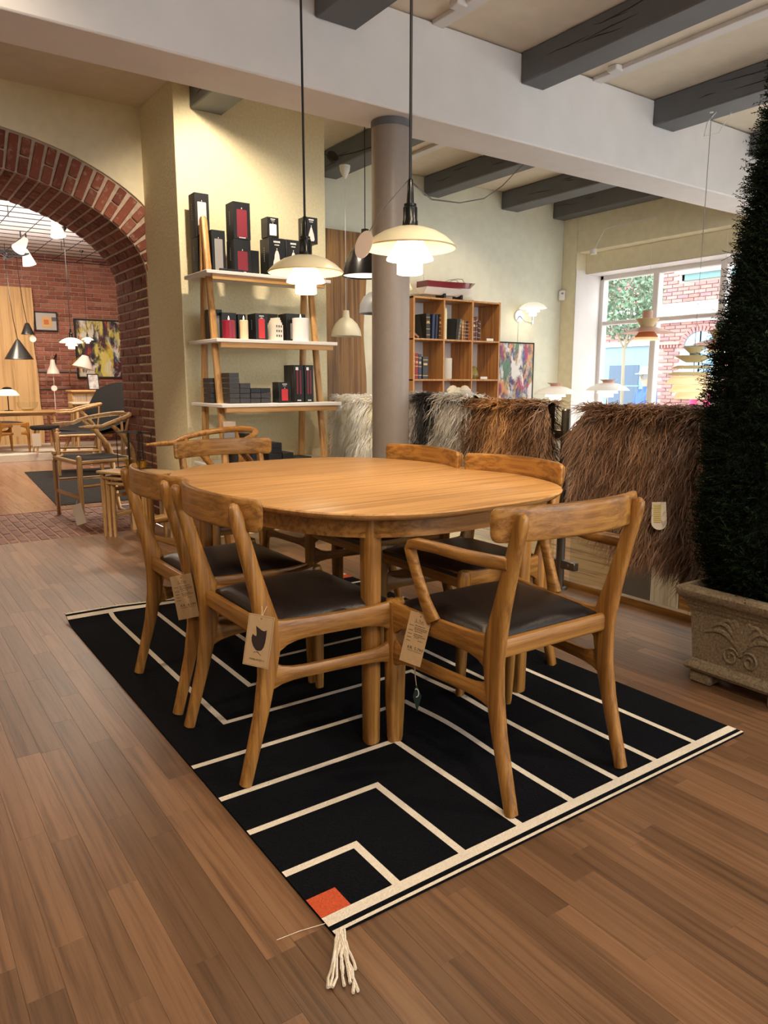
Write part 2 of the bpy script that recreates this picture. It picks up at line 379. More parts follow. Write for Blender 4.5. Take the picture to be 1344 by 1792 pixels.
# ---------------------------------------------------------------- arch wall
CX, AA, BB, SP = .45, 1.34, .65, 1.85
def ell(t, off=0):   # t 0 right spring .. PI left spring
    x, z = AA*math.cos(t), BB*math.sin(t); nx, nz = math.cos(t)/AA, math.sin(t)/BB; q = math.hypot(nx, nz); nx /= q; nz /= q
    return CX+x+nx*off, SP+z+nz*off, nx, nz
TO = Matrix(((1, 0, 0, 0), (0, 0, -1, 0), (0, 1, 0, 0), (0, 0, 0, 1)))   # XY outline -> XZ, local z -> -y
out = [(-3, 0), (CX-AA, 0)]+[ell(PI*(1-i/40))[:2] for i in range(41)]+[(1.80, 0), (1.84, 0), (1.84, 3.0), (-3, 3.0)]
wl = struct(MB().prism(out, -6.395, -5.588, TO).build('wall_left', MORT, ang=20))
ex = [ell(PI*i/60, .25)[:2] for i in range(61)]; ex = [p for p in ex if p[0] <= 1.79 and p[0] > -2]
zc = ex[0][1]
out = [(-3, 0), (-1.14, 0), (-1.14, SP)]+ex[::-1]+[(1.79, zc-.02), (1.79, 3.0), (-3, 3.0)]
MB().prism(out, -5.592, -5.568, TO).build('plaster', CREAM, wl, ang=20)
BMs = {}
def brick(parent, d, loc, rot=None, mat=BRK):
    k = (tuple(round(q, 3) for q in d), mat.name)
    if k not in BMs:
        o = MB().box((0, 0, 0), d, .005).build('brick', mat, flat=True); BMs[k] = o.data; bpy.data.objects.remove(o)
    o = link('brick', BMs[k], parent, loc)
    if rot: o.rotation_euler = rot
    return o
# arc-length stepping
ts = [0]; t = 0; prev = ell(0); acc = 0
while t < 2.2:
    t += .002; q = ell(t); acc += math.hypot(q[0]-prev[0], q[1]-prev[1]); prev = q
    if acc >= .070: ts.append(t); acc = 0
for i, t in enumerate(ts):
    x, z, nx, nz = ell(t); a = math.atan2(nx, nz)     # rotation about Y taking Z to (nx,nz)
    j = rnd.uniform(-.003, .003)
    if i % 2 == 0: rs = [(.118, .232)]
    else: rs = [(.056, .108), (.178, .116)]
    for r, L in rs:
        if x < 1.80: brick(wl, (.057, .05, L), (x+nx*r, 5.598+j, z+nz*r), (0, a, 0))
    if x > .1:
        y = 5.61 + (.0 if i % 2 else .11); first = i % 2 == 0
        if first: brick(wl, (.057, .098, .05), (x+nx*.018, 5.655, z+nz*.018), (0, a, 0)); y = 5.72
        while y < 6.33:
            L = min(.225, 6.39-y)
            if L > .05: brick(wl, (.057, round(L, 3), .05), (x+nx*(.018+rnd.uniform(-.003, .003)), y+L/2, z+nz*.018), (0, a, 0))
            y += L+.012
for i in range(27):
    z = .036+i*.0685; y = 5.60 if i % 2 else 5.60-.0
    seg = [.225]*3+[.10] if i % 2 else [.105]+[.225]*3
    for L in seg:
        if y+L > 6.40: L = 6.39-y
        if L > .04: brick(wl, (.05, round(L, 3), .057), (1.8105+rnd.uniform(-.002, .0015), y+L/2, z))
        y += L+.012
# brick threshold in the floor under the arch
th = struct(bx('trim_4', -.9, 1.80, 5.56, 6.80, -.10, -.0045, plain('floor_mortar', (164, 132, 112), .9, noise=.1, nscale=30)))
for i in range(34):
    x = 1.755-i*.0665; y = 5.565-(.12 if i % 2 else 0)
    while y < 6.8:
        y0, y1 = max(y, 5.563), min(y+.23, 6.797)
        if y1-y0 > .03: brick(th, (.057, round(y1-y0, 3), .05), (x, (y0+y1)/2, -.026+rnd.uniform(-.0015, .0015)), None, BRF)
        y += .241
# ---------------------------------------------------------------- back room shell
fb = struct(bx('floor_back_room', -3, 3.9, 6.80, 13.3, -.1, -.012, plain('dark_joint', (58, 38, 26)))); fb.name = 'floor_2'
pb = MB()
for i in range(int((3.9+.5)/.13)):
    x = 3.9-.13*(i+.5); y = 6.81-rnd.random()
    while y < 13.2:
        L = rnd.choice((.9, 1.2, 1.5)); a, b = max(y, 6.805), min(y+L, 13.2)
        if b > a+.02: pb.box((x, (a+b)/2, -.006), (.129, b-a-.001, .012), .001)
        y += L
pb.build('plank_field', wood('back_plank', (140, 108, 88), (152, 119, 98), 'Y', .22, 'island', .12), fb, flat=True, kind='stuff')
sbox('ceiling_2', -3, 4.0, 6.395, 13.4, 3.14, 3.24, WHITE)
sbox('wall_far_right', 3.9, 4.0, 5.95, 13.3, -.1, 3.14, plain('far_red', (130, 80, 64), .9)).name = 'wall_far_side'
wf = sbox('wall_far', -3, 4.0, 13.3, 13.4, 0, 3.14, MORT)
n = 0; rest = MB()
for i in range(44):
    z = .1+.0695*i; x = 1.05-(.12 if i % 2 else 0)
    while x < 3.9:
        hid = x < 1.75 or x > 3.35 or (x > 2.6 and 1.2 < z < 2.15) or z > 3.0 or z < .35 or (2.35 < x < 2.6 and 1.95 < z < 2.25)
        if not hid and n < 297: brick(wf, (.228, .03, .058), (x+.115, 13.296+rnd.uniform(-.004, .004), z), None, BRKW); n += 1
        else: rest.box((x+.115, 13.296, z), (.228, .03, .058), .004)
        x += .241
rest.build('brick_field', BRKI, wf, flat=True, kind='stuff')
# soffit strip of old plaster above the brick and the black mesh ceiling
g = thing('ceiling_grid', 'black steel grid hung below the back room white ceiling', 'ceiling grid', (1.6, 10, 3.02))
gr = MB()
for i in range(24): gr.sweep([(-2.6, -3.4+i*.285, 0), (2.2, -3.4+i*.285, 0)], .005, n=4)
for i in range(14): gr.sweep([(-2.6+i*.37, -3.45, .012), (-2.6+i*.37, 3.25, .012)], .006, n=4)
gr.build('grid_bars', BLKM, g, kind='stuff')
hg = MB()
for x in (-1, 0, 1):
    for y in (-2, 0, 2): hg.sweep([(x, y, 0), (x, y, .12)], .006, n=4)
hg.build('hangers', BLKM, g)
dais = struct(bx('platform', -2.9, 3.88, 11.32, 13.28, 0, .10, plain('pale_carpet', (206, 196, 184), .95, noise=.08, nscale=60, bump=.3))); dais.name = 'trim_5'
# ---------------------------------------------------------------- window
win = struct(MB().box((6.9, 5.575, 1.41), (.09, .05, 1.70), .006).box((6.9, 2.3, 2.235), (.09, 6.6, .05), .006).box((6.9, 2.3, .575), (.12, 6.6, .05), .006).build('window_1', WHITE))
MB().box((6.9, 2.3, 1.745), (.07, 6.6, .042), .006).build('transom', WHITE, win)
ys = [5.57, 4.885, 4.14, 3.40, 2.66, 1.92, 1.18, .44, -.3, -1.0]
for i, y in enumerate(ys[1:]): MB().box((6.9, y, 1.41), (.085, .072, 1.62), .008).build('mullion', WHITE, win)
for i in range(len(ys)-1):
    yc = (ys[i]+ys[i+1])/2; L = abs(ys[i]-ys[i+1])-.06
    MB().box((6.9, yc, 1.99), (.006, L, .45), 0).build('pane', GLASS, win, flat=True)
    MB().box((6.9, yc, 1.165), (.006, L, 1.12), 0).build('pane', GLASS, win, flat=True)
# ---------------------------------------------------------------- glass railing and stair opening
rail = thing('glass_railing', 'frameless glass railing on grey steel posts carrying the sheepskins', 'railing', (2.99, 2.61, 0))
pp = None
for y in (4.86, 3.80, 2.61, 1.30):
    p = MB().lathe([(0, 0), (.024, 0), (.024, .955), (.018, .962), (0, .962)], (0, 0, 0), 20).lathe([(.024, 0), (.045, 0), (.045, .012), (.024, .014)], (0, 0, 0), 24).build('post', STEEL, rail, (-.01, y-2.61, 0))
    for z in (.14, .83):
        for s in (-1, 1):
            if y > 4.8 and s > 0: continue
            MB().box((0, s*.062, z), (.034, .10, .045), .003).cyl((-.017, s*.068, z), .008, .006, 12, Matrix.Rotation(-PI/2, 3, 'Y')).build('clamp', STEEL, p)
for a, b in ((4.80, 3.86), (3.74, 2.67), (2.55, 1.36)):
    MB().box((0, (a+b)/2-2.61, .50), (.010, a-b, .90), .001).build('glass_panel', GLASSR, rail, flat=True)
sk = struct(bx('baseboard_stair', 3.035, 3.085, .9, 4.85, -.02, .035, OAK['Y'])); sk.name = 'baseboard_right'
st = struct(bx('stair_wall', 4.0, 4.12, .9, 4.85, -1.3, .02, OAKL['Y'])); st.name = 'wall_stair'
for y0, y1, z1, m in ((4.85, 2.98, .22, OAKL['Y']), (2.975, 2.735, .16, plain('dark_panel', (92, 78, 66), .5)), (2.73, 2.53, .30, OAKP), (2.525, 1.9, .30, OAK['Y']), (1.895, .95, .30, OAK['Y'])):
    bx('panel', 3.97, 3.998, min(y0, y1), max(y0, y1), -1.25, z1, m, st)
bx('tread_wall', 3.1, 3.98, .88, .9, -1.3, -.02, OAKL['X'], st)
bx('landing', 3.09, 3.96, .92, 4.84, -1.3, -1.25, OAKL['X'], st)
bx('side_wall', 3.09, 3.12, .92, 4.84, -1.25, -.03, OAKL['Y'], st)
# ================================================================== RUG
R0, R1, Y0, Y1 = .667, 2.180, 1.128, 3.548
def rz(x, y):       # the wool lies flat but for a ripple under the table and a curled far corner
    z = .007+.016*math.exp(-((x-1.44-.12*(y-1.72))**2/.006+(y-1.68)**2/.045))
    z += .012*math.exp(-((x-1.66)**2/.006+(y-1.86)**2/.02))
    far = max(0, (y-3.42)/.128); z += .030*far**1.6*max(0, min(1, (1.40-x)/.5))
    return z
def patch(mb, x0, x1, y0, y1, dz=0, step=.05, thick=None):
    nx, ny = max(1, round((x1-x0)/step)), max(1, round((y1-y0)/step)); V = []; F = []
    for i in range(nx+1):
        for j in range(ny+1):
            x, y = x0+(x1-x0)*i/nx, y0+(y1-y0)*j/ny; V.append((x, y, rz(x, y)+dz))
    for i in range(nx):
        for j in range(ny): a = i*(ny+1)+j; F.append((a, a+ny+1, a+ny+2, a+1))
    if thick:
        n = len(V); V += [(x, y, max(.001, z-thick)) for x, y, z in V]; F += [tuple(k+n for k in q[::-1]) for q in F]
        ring = [i*(ny+1) for i in range(nx+1)]+[nx*(ny+1)+j for j in range(1, ny+1)]+[i*(ny+1)+ny for i in range(nx-1, -1, -1)]+[j for j in range(ny-1, 0, -1)]
        for a, b in zip(ring, ring[1:]+ring[:1]): F.append((a, a+n, b+n, b))
    mb.add(V, F)
rug = thing('rug', 'black flatwoven wool rug with cream angular lines under the dining table', 'rug', (0, 0, 0))
m = MB(); patch(m, R0, R1, Y0, Y1, 0, .04, .006); m.build('ground_weave', RUGB, rug)
LW = .0105
def line(pts):
    m = MB()
    for (x0, y0), (x1, y1) in zip(pts, pts[1:]):
        if abs(x0-x1) < 1e-6: patch(m, x0-LW, x0+LW, min(y0, y1)-LW, max(y0, y1)+LW, .0007, .03)
        else: patch(m, min(x0, x1)-LW, max(x0, x1)+LW, y0-LW, y0+LW, .0009, .03)
    m.build('woven_line', RUGW, rug, recalc=False)
NB, FB = 1.168, 3.508
XS = [.858, 1.050, 1.240, 1.430, 1.617, 1.795, 1.990]
YS = [1.348, 1.537, 1.715, 1.917, 2.130, 2.360, 2.560, 2.75, 2.94, 3.13, 3.32]
for i in range(4): line([(R0+LW, YS[i]), (XS[i], YS[i]), (XS[i], NB)])
for i, k in ((4, 0), (5, 1), (6, 2)): line([(XS[k], FB), (XS[k], YS[i]), (XS[i], YS[i]), (XS[i], NB)])
for i, k in ((7, 3), (8, 4), (9, 5), (10, 6)): line([(XS[k], FB), (XS[k], YS[i]), (R1-LW, YS[i])])
for nm, y0, y1 in (('border_band', 1.151, 1.180), ('border_edge', 1.128, 1.137), ('border_band', 3.495, 3.524), ('border_edge', 3.539, 3.548)):
    m = MB(); patch(m, R0, R1, y0, y1, .0011, .03); m.build(nm, RUGW, rug, recalc=False)
for x0, x1, y0, y1 in ((R0, .739, 1.180, 1.246), (2.108, R1, 3.43, 3.495)):
    m = MB(); patch(m, x0, x1, y0, y1, .0012, .02); m.build('corner_square', RUGO, rug, recalc=False)
m = MB()
for k in range(13):
    a = -1.95+rnd.uniform(-.30, .25); L = rnd.uniform(.10, .155); x, y = R0+.012+rnd.uniform(-.008, .012), 1.130
    pts = []
    for q in range(7):
        tt = q/6; pts.append((x+math.cos(a)*L*tt+rnd.uniform(-.004, .004)*tt, y+math.sin(a)*L*tt+rnd.uniform(-.003, .003), .005+rnd.uniform(0, .006)*(1-abs(tt-.4))))
    m.sweep(pts, [.0026]*6+[.0034], n=5)
m.build('tassel', RUGW, rug, kind='stuff')
MB().sweep([(R0+.002, 1.165, .006), (R0-.05, 1.18, .003), (R0-.10, 1.186, .002)], .0008, n=4).build('loose_thread', RUGW, rug)
m = MB()
for k in range(60):
    x = R0+rnd.random()*.75; y = 3.546; z = rz(x, 3.545)
    m.sweep([(x, y, z), (x+rnd.uniform(-.02, .02), y+.014, z+rnd.uniform(-.01, .008)), (x+rnd.uniform(-.03, .03), y+.02, max(.003, z-.015))], .0014, n=4)
m.build('far_fringe', RUGW, rug, kind='stuff')
# ================================================================== TABLE
tb = thing('dining_table', 'oval-cornered oak dining table under the two pendant lamps', 'table', (1.52, 2.385, .0075), .025)
TA, TB_, NE = .606, .785, 2.92
def sell(a, b, n=96, ex=NE):
    r = []
    for i in range(n):
        t = 2*PI*i/n; c, s = math.cos(t), math.sin(t); r.append((a*math.copysign(abs(c)**(2/ex), c), b*math.copysign(abs(s)**(2/ex), s)))
    return r
m = MB(); V = []; F = []
lv = [(-.030, .7060), (-.012, .7065), (-.003, .7145), (0, .7225), (-.002, .726), (-.006, .7275)]
for off, z in lv: V += [(x, y, z) for x, y in sell(TA+off, TB_+off)]
for i in range(len(lv)-1):
    for k in range(96): l = (k+1) % 96; F.append((i*96+k, i*96+l, (i+1)*96+l, (i+1)*96+k))
F += [tuple(range(96))[::-1], tuple(range((len(lv)-1)*96, len(lv)*96))]
m.add(V, F); m.build('table_top', OAKT, tb)
m = MB(); o1, i1 = sell(TA-.045, TB_-.05), sell(TA-.068, TB_-.073); V = []; F = []
for q, z in ((o1, .648), (o1, .7065), (i1, .7065), (i1, .648)): V += [(x, y, z) for x, y in q]
for i in range(4):
    for k in range(96): l = (k+1) % 96; F.append((i*96+k, i*96+l, ((i+1) % 4)*96+l, ((i+1) % 4)*96+k))
m.add(V, F); m.build('apron', OAK['X'], tb)
for x, y, sx, sy in ((-.36, -.625, -1, -1), (.285, -.625, 1, -1), (-.36, .60, -1, 1), (.31, .60, 1, 1)):
    MB().sweep([(x, y, 0), (x, y, .008), (x, y, .35), (x, y, .7065)], [.0215, .0235, .0262, .0285], (1, 0, 0), 16, 3.2).build('leg', OAK['Z'], tb)
# ================================================================== CHAIRS
def leg_rear(s):
    pts = [(s*.215, -.250, 0), (s*.214, -.222, .10), (s*.213, -.195, .20), (s*.212, -.175, .30), (s*.212, -.166, .38), (s*.212, -.172, .45), (s*.213, -.192, .53), (s*.214, -.213, .61), (s*.215, -.234, .69), (s*.216, -.252, .755), (s*.216, -.258, .778), (s*.216, -.260, .785)]
    dm = [(.017, .0165), (.0175, .018), (.018, .021), (.018, .027), (.018, .034), (.018, .034), (.0175, .026), (.017, .022), (.0165, .020), (.0155, .0185), (.012, .014), (.004, .005)]
    return MB().sweep(pts, dm, (1, 0, 0), 14, 2.7)
def leg_front(s):
    pts = [(s*.240, .248, 0), (s*.242, .248, .015), (s*.244, .247, .12), (s*.246, .245, .26), (s*.246, .244, .36), (s*.246, .243, .43), (s*.246, .240, .452), (s*.246, .238, .458)]
    dm = [(.012, .013), (.0135, .0145), (.0165, .0185), (.019, .022), (.020, .024), (.020, .024), (.017, .020), (.006, .008)]
    return MB().sweep(pts, dm, (1, 0, 0), 14, 2.7)
def chair(label, group, arms=False):
    t = thing('dining_armchair' if arms else 'dining_chair', label, 'chair', (0, 0, 0), 0, group)
    for s in (-1, 1):
        leg_rear(s).build('rear_leg', OAK['Z'], t); leg_front(s).build('front_leg', OAK['Z'], t)
        n = 13; P = []; D = []
        for i in range(n):
            q = i/(n-1); P.append((s*(.212+.034*q), -.150+.375*q, .418)); e = abs(2*q-1)**5
            D.append((.012, .029+.022*e))
        MB().sweep([(x, y, z-.010*(d[1]-.029)/.022) for (x, y, z), d in zip(P, D)], D, (1, 0, 0), 12, 4).build('side_rail', OAK['Y'], t)
        P = [(s*(.213+.032*q), -.165+.39*q, .292) for q in [i/12 for i in range(13)]]
        D = [(.0105, .0185+.026*abs(2*i/12-1)**6) for i in range(13)]
        MB().sweep([(x, y, z+(d[1]-.0185)*.15) for (x, y, z), d in zip(P, D)], D, (1, 0, 0), 12, 3).build('stretcher', OAK['Y'], t)
    P = [(.205*(2*i/10-1), -.170, .418) for i in range(11)]
    MB().sweep(P, [(.026, .013)]*11, (0, 0, 1), 12, 3.2).build('back_rail', OAK['X'], t)
    MB().sweep([(-.235, .240, .417), (.235, .240, .417)], (.027, .012), (0, 0, 1), 12, 4).build('front_rail', OAK['X'], t)
    # leather cushion, domed
    m = MB(); N = 14; V = []; F = []
    for i in range(N+1):
        for j in range(N+1):
            u, v = 2*i/N-1, 2*j/N-1; wd = .205+.026*(v+1)/2
            d = max(0, (1-abs(u)**4)*(1-abs(v)**4)); y = -.150+.195*(v+1)+(.012 if v > .9 else 0)
            V.append((u*wd, y, .440+.030*d**.55))
    n1 = len(V)
    for i in range(N+1):
        for j in range(N+1): x, y, z = V[i*(N+1)+j]; V.append((x, y, .428))
    for i in range(N):
        for j in range(N):
            a = i*(N+1)+j; q = (a, a+N+1, a+N+2, a+1); F.append(q); F.append(tuple(k+n1 for k in q[::-1]))
    ring = [i*(N+1) for i in range(N+1)]+[N*(N+1)+j for j in range(1, N+1)]+[i*(N+1)+N for i in range(N-1, -1, -1)]+list(range(N-1, 0, -1))
    for a, b in zip(ring, ring[1:]+ring[:1]): F.append((a, a+n1, b+n1, b))
    m.add(V, F); m.build('seat_cushion', LEATH, t, ang=60)
    # bowed backrest board
    P = []; D = []
    us = [-1, -.997, -.985, -.965, -.94]+[-.9+1.8*q/18 for q in range(19)]+[.94, .965, .985, .997, 1]
    for u in us:
        e = abs(u); P.append((u*.268, -.270+.066*u*u+.012*max(0, e-.85)/.15*.2, .752+.004*(1-u*u)))
        k = 1 if e < .93 else .52+.48*math.sqrt(max(0, 1-((e-.93)/.07)**2)); D.append((.0435*k, .0125*(1-.25*e)*(1 if e < .985 else (.8 if e < .996 else .35))))
    MB().sweep(P, D, (0, 0, 1), 24, 4.5).build('backrest', OAK['X'], t)
    if arms:
        for s in (-1, 1):
            P = [(s*.240, .050, .440), (s*.249, .075, .490), (s*.256, .105, .560), (s*.259, .128, .615), (s*.259, .134, .632), (s*.258, .128, .6445), (s*.256, .105, .651), (s*.250, .02, .653), (s*.240, -.08, .650), (s*.230, -.17, .652), (s*.222, -.222, .655)]
            D = [(.013, .026), (.013, .019), (.0135, .0165), (.015, .017), (.016, .017), (.017, .016), (.0175, .016), (.018, .0155), (.0175, .017), (.016, .018), (.014, .017)]
            MB().sweep(P, D, (1, 0, 0), 14, 2.6).build('armrest', OAK['Y'], t)
    return t
GR = 'oak dining chairs around the table'
ca = chair('oak side chair at left of table, nearest, with emblem tag on its post', GR); ca.location = (1.002, 1.955, .009); ca.rotation_euler = (0, 0, -PI/2)
cb = dup(ca, (1.004, 2.497, .009), -PI/2, 'oak side chair at left of table, farther, with long price tag')
ce = dup(ca, (1.862, 2.085, .009), PI/2, 'oak side chair on right of table, nearer of the two by the railing')
cdx = dup(ca, (1.862, 2.665, .009), PI/2, 'oak side chair on right of table, farther one towards grey column')
cc = dup(ca, (1.508, 3.40, .009), PI, 'oak side chair at far end of table, grained backrest facing us')
cf = chair('oak armchair with dark leather seat at the near end of table', None, True); cf.location = (1.468, 1.466, .009); cf.rotation_euler = (0, 0, -.015)
# ================================================================== TAGS
def tagframe(c, nrm, tilt=0):
    n = Vector(nrm).normalized(); u = Vector((0, 0, 1)); r = u.cross(n).normalized(); u = n.cross(r)
    q = Matrix.Rotation(tilt, 3, n); r = q @ r; u = q @ u
    return Matrix(((r.x, u.x, n.x, c[0]), (r.y, u.y, n.y, c[1]), (r.z, u.z, n.z, c[2]), (0, 0, 0, 1)))
def hangtag(name, label, c, nrm, wd, ht, tilt, string_to, mat=KRAFT):
    t = thing(name, label, 'tag', (0, 0, 0)); t.matrix_world = tagframe(c, nrm, tilt)
    MB().box((0, 0, 0), (wd, ht, .0012), .0003).cyl((0, ht/2-.009, .0005), .0022, .0004, 10, mi=1).build('card', [mat, INK], t)
    inv = t.matrix_world.inverted()
    for st in string_to:
        a = Vector((0, ht/2-.009, .001)); b = inv @ Vector(st); mid = (a+b)/2+Vector((.002, .006, .002))
        MB().sweep([a, mid, b], .0009, n=5).build('string', STRING, t)
    return t
def bars(t, rows, z=.0009, mat=INK, name='small_print'):
    m = MB()
    for x0, x1, y, h in rows:
        x = x0
        while x < x1-.001:
            L = min(rnd.uniform(.0018, .0055), x1-x); m.box((x+L/2, y, z), (L*.86, h, .0003), 0); x += L+.0009
    m.build(name, mat, t, flat=True, kind='stuff')
vA = (-.74, -.62, .16)
ta = hangtag('emblem_tag', 'kraft tag with dark chair emblem hanging on nearest left chair', (.783, 1.694, .432), vA, 0.073, .137, -.10, [(.808, 1.722, .515), (.822, 1.720, .512)])
egg = [(-.012, .038), (.006, .029), (.013, .028), (.0195, .032), (.020, .018), (.0195, .000), (.017, -.014), (.012, -.023), (.004, -.026), (-.004, -.025), (-.013, -.016), (-.019, -.004), (-.0205, .006), (-.019, .014), (-.0175, .0155), (-.014, .0125), (-.009, .0115), (-.0075, .0125), (-.0075, .018), (-.0095, .028)]
m = MB().prism(egg, .0007, .0010)
for a, b in (((.0, -.026), (.0, -.029)), ((.0, -.029), (-.010, -.0315)), ((.0, -.029), (.012, -.037)), ((.0, -.029), (.006, -.031))):
    m.sweep([(a[0], a[1], .0008), (b[0], b[1], .0008)], .0006, n=4)
m.build('chair_emblem', INK, ta, flat=True)
text('MØBELHUSET 2', .0062, INK, ta, Matrix.Translation((.002, -.052, .0008)), depth=.0001)
m = MB(); hw, hh = .0335, .0655
for a, b in (((-hw, -hh), (hw, -hh)), ((hw, -hh), (hw, hh)), ((hw, hh), (-hw, hh)), ((-hw, hh), (-hw, -hh))): m.sweep([(a[0], a[1], .0007), (b[0], b[1], .0007)], .00025, n=4)
m.build('printed_border', INK, ta, flat=True)
def pricetag(label, c, nrm, tilt, strings, price):
    t = hangtag('price_tag', label, c, nrm, .068, .145, tilt, strings)
    bars(t, [(-.027, -.014, y, .0017) for y in (.034, .020, .010, .000, -.010)]+[(-.010, .022, .036, .0017), (-.010, .029, .030, .0017), (-.010, .029, .0255, .0017), (-.008, .016, .0205, .0017), (-.008, .020, .012, .0017), (-.008, .029, .0075, .0017), (-.006, .010, .003, .0017), (.008, .024, -.004, .0015)])
    text('L. 7ot', .0105, INK, t, Matrix.Translation((.0, .047, .0008)), depth=.0001)
    text(price, .0125, INK, t, Matrix.Translation((.006, -.032, .0008)), depth=.0001)
    MB().box((.005, -.0355, .0008), (.046, .0009, .0003), 0).box((.0, .0445, .0008), (.030, .0008, .0003), 0).build('underline', INK, t, flat=True)
    return t
pricetag('kraft price tag with printed lines hanging on the second left chair', (.790, 2.262, .412), (-.45, -.88, .10), .16, [(.815, 2.285, .50)], 'KR. 4.199')
pricetag('kraft price tag hanging from the armchair left arm post', (1.198, 1.560, .392), (-.86, -.42, .22), -.14, [(1.225, 1.60, .46), (1.245, 1.70, .33)], 'KR. 5.799')
dt = thing('swing_tag', 'small dark green diamond tag hanging on a string below armchair price tag', 'tag', (0, 0, 0)); dt.matrix_world = tagframe((1.215, 1.575, .215), (-.7, -.7, .1), .05)
MB().prism([(0, .030), (.014, -.004), (0, -.050), (-.011, -.004)], -.0006, .0006).build('card', plain('dark_green_card', (22, 44, 40), .5), dt)
MB().sweep([(.008*math.sin(a)*.8, .006+.012*math.cos(a), .0012) for a in [k*.45-.6 for k in range(10)]], .0010, n=5).build('printed_loop', PRW, dt)
MB().sweep([(0, .028, 0), (-.002, .06, .001), (.0, .105, .003)], .0010, n=5).sweep([(0, .028, 0), (-.004, .07, .001), (-.004, .110, .003)], .0008, n=5).build('string', STRING, dt)
# ================================================================== PENDANTS OVER THE TABLE
def ph_shades(t, k=1.0, om=SHADE, inner=OPALW, dome=.058):
    P = [(.024, dome+.004), (.050, dome), (.085, dome-.012), (.115, dome-.029), (.136, dome-.048), (.1455, 0), (.1445, -.001)]
    Q = [(r*k, z*k) for r, z in P]; m = MB(); m.lathe(Q+[(r-.003*k, z-.003*k) for r, z in Q[::-1]], n=48); m.build('outer_shade', om, t)
    m = MB().lathe([(.022*k, .030*k), (.040*k, .020*k), (.058*k, -.008*k), (.0725*k, -.032*k), (.0735*k, -.037*k), (.071*k, -.036*k), (.055*k, -.011*k), (.036*k, .016*k)], n=40); m.build('middle_shade', inner, t)
    m = MB().lathe([(.020*k, .005*k), (.034*k, -.02*k), (.040*k, -.050*k), (.0405*k, -.078*k), (.037*k, -.080*k), (.0, -.079*k)], n=36); m.build('inner_shade', inner, t)
def pendant(name, label, loc, top, group=None):
    t = thing(name, label, 'lamp', loc, 0, group); ph_shades(t)
    MB().lathe([(0, .060), (.024, .060), (.0245, .078), (.0225, .082), (.0225, .118), (.0195, .1215), (.0195, .129), (.012, .131), (.0105, .158), (.0085, .198), (.006, .202), (0, .202)], n=28).build('socket_cup', BLACK, t)
    MB().sweep([(0, 0, .20), (0, 0, top-loc[2]-.02)], .0045, n=8).build('cord', BLKM, t)
    MB().lathe([(0, top-loc[2]), (.045, top-loc[2]), (.045, top-loc[2]-.012), (.02, top-loc[2]-.05), (0, top-loc[2]-.052)], n=24).build('ceiling_cup', BLACK, t)
    return t
pr = pendant('pendant_lamp', 'three-shade cream pendant over table, nearer one with round paper tag', (1.442, 1.922, 1.512), 3.0, 'pendants over the table')
pl_ = pendant('pendant_lamp', 'three-shade cream pendant over table, farther one before the ladder shelf', (1.428, 2.565, 1.512), 3.0, 'pendants over the table')
point('pendant_bulb_1', (1.442, 1.922, 1.405), 4, .05, (1, .84, .60)); point('pendant_bulb_2', (1.428, 2.565, 1.405), 4, .05, (1, .84, .60))
point('pendant_glow_1', (1.442, 1.922, 1.50), .5, .03, (1, .86, .62)); point('pendant_glow_2', (1.428, 2.565, 1.50), .5, .03, (1, .86, .62))
pt = thing('paper_disc_tag', 'round cream paper tag on a black thread beside the nearer pendant', 'tag', (0, 0, 0)); pt.matrix_world = tagframe((1.272, 1.925, 1.505), (-.83, -.52, .2), -.25)
m = MB(); m.lathe([(0, -.0006), (.0385, -.0006), (.0385, .0006), (0, .0006)], n=36, M=Matrix.Diagonal((.72, 1.1, 1))).build('card', plain('blush_card', (214, 190, 172), .7), pt)
inv = pt.matrix_world.inverted()
MB().sweep([(.004, .036, 0), inv @ Vector((1.33, 1.93, 1.60)), inv @ Vector((1.432, 1.922, 1.708))], .0012, n=5).build('thread', BLACK, pt)
cab = MB().sweep([(1.446, 1.930, 1.712), (1.70, 2.14, 1.73), (2.1, 2.46, 1.83), (2.6, 2.86, 1.99), (3.1, 3.26, 2.20), (3.6, 3.66, 2.44), (4.0, 4.0, 2.62), (4.35, 4.28, 2.76), (4.52, 4.42, 2.825)], .0028, n=6)
tag(cab.build('draped_cable', BLACK), 'thin black cable draped from nearer pendant to the grey joist beyond the beam', 'cable')
# ================================================================== LADDER SHELF
ls = thing('ladder_shelf', 'oak ladder shelf with white boards full of candle boxes', 'shelf', (2.22, 4.6, 0))
for s in (-1, 1):
    xo = s*.365
    for y0, y1, z0, z1 in ((-.255, .03, 0, 2.12), (.20, .045, 0, 2.12)):
        MB().sweep([(xo, y0, z0), (xo, y0+(y1-y0)*.5, z0+(z1-z0)*.5), (xo, y1, z1-.02), (xo, y1+.004, z1)], [(.021, .018), (.021, .018), (.020, .017), (.014, .012)], (1, 0, 0), 12, 4).build('upright', OAKB['Z'], ls)
for z, ya, yb in ((1.765, -.17, .215), (1.352, -.265, .215), (.955, -.31, .215), (.56, -.34, .215)):
    b = MB().box((0, (ya+yb)/2, z), (.86 if z < 1.7 else .88, yb-ya, .022), .003).build('board', WHITE, ls)
    MB().box((0, ya+.02, z-.026), (.80, .02, .034), .002).build('board_rail', OAKB['X'], b)
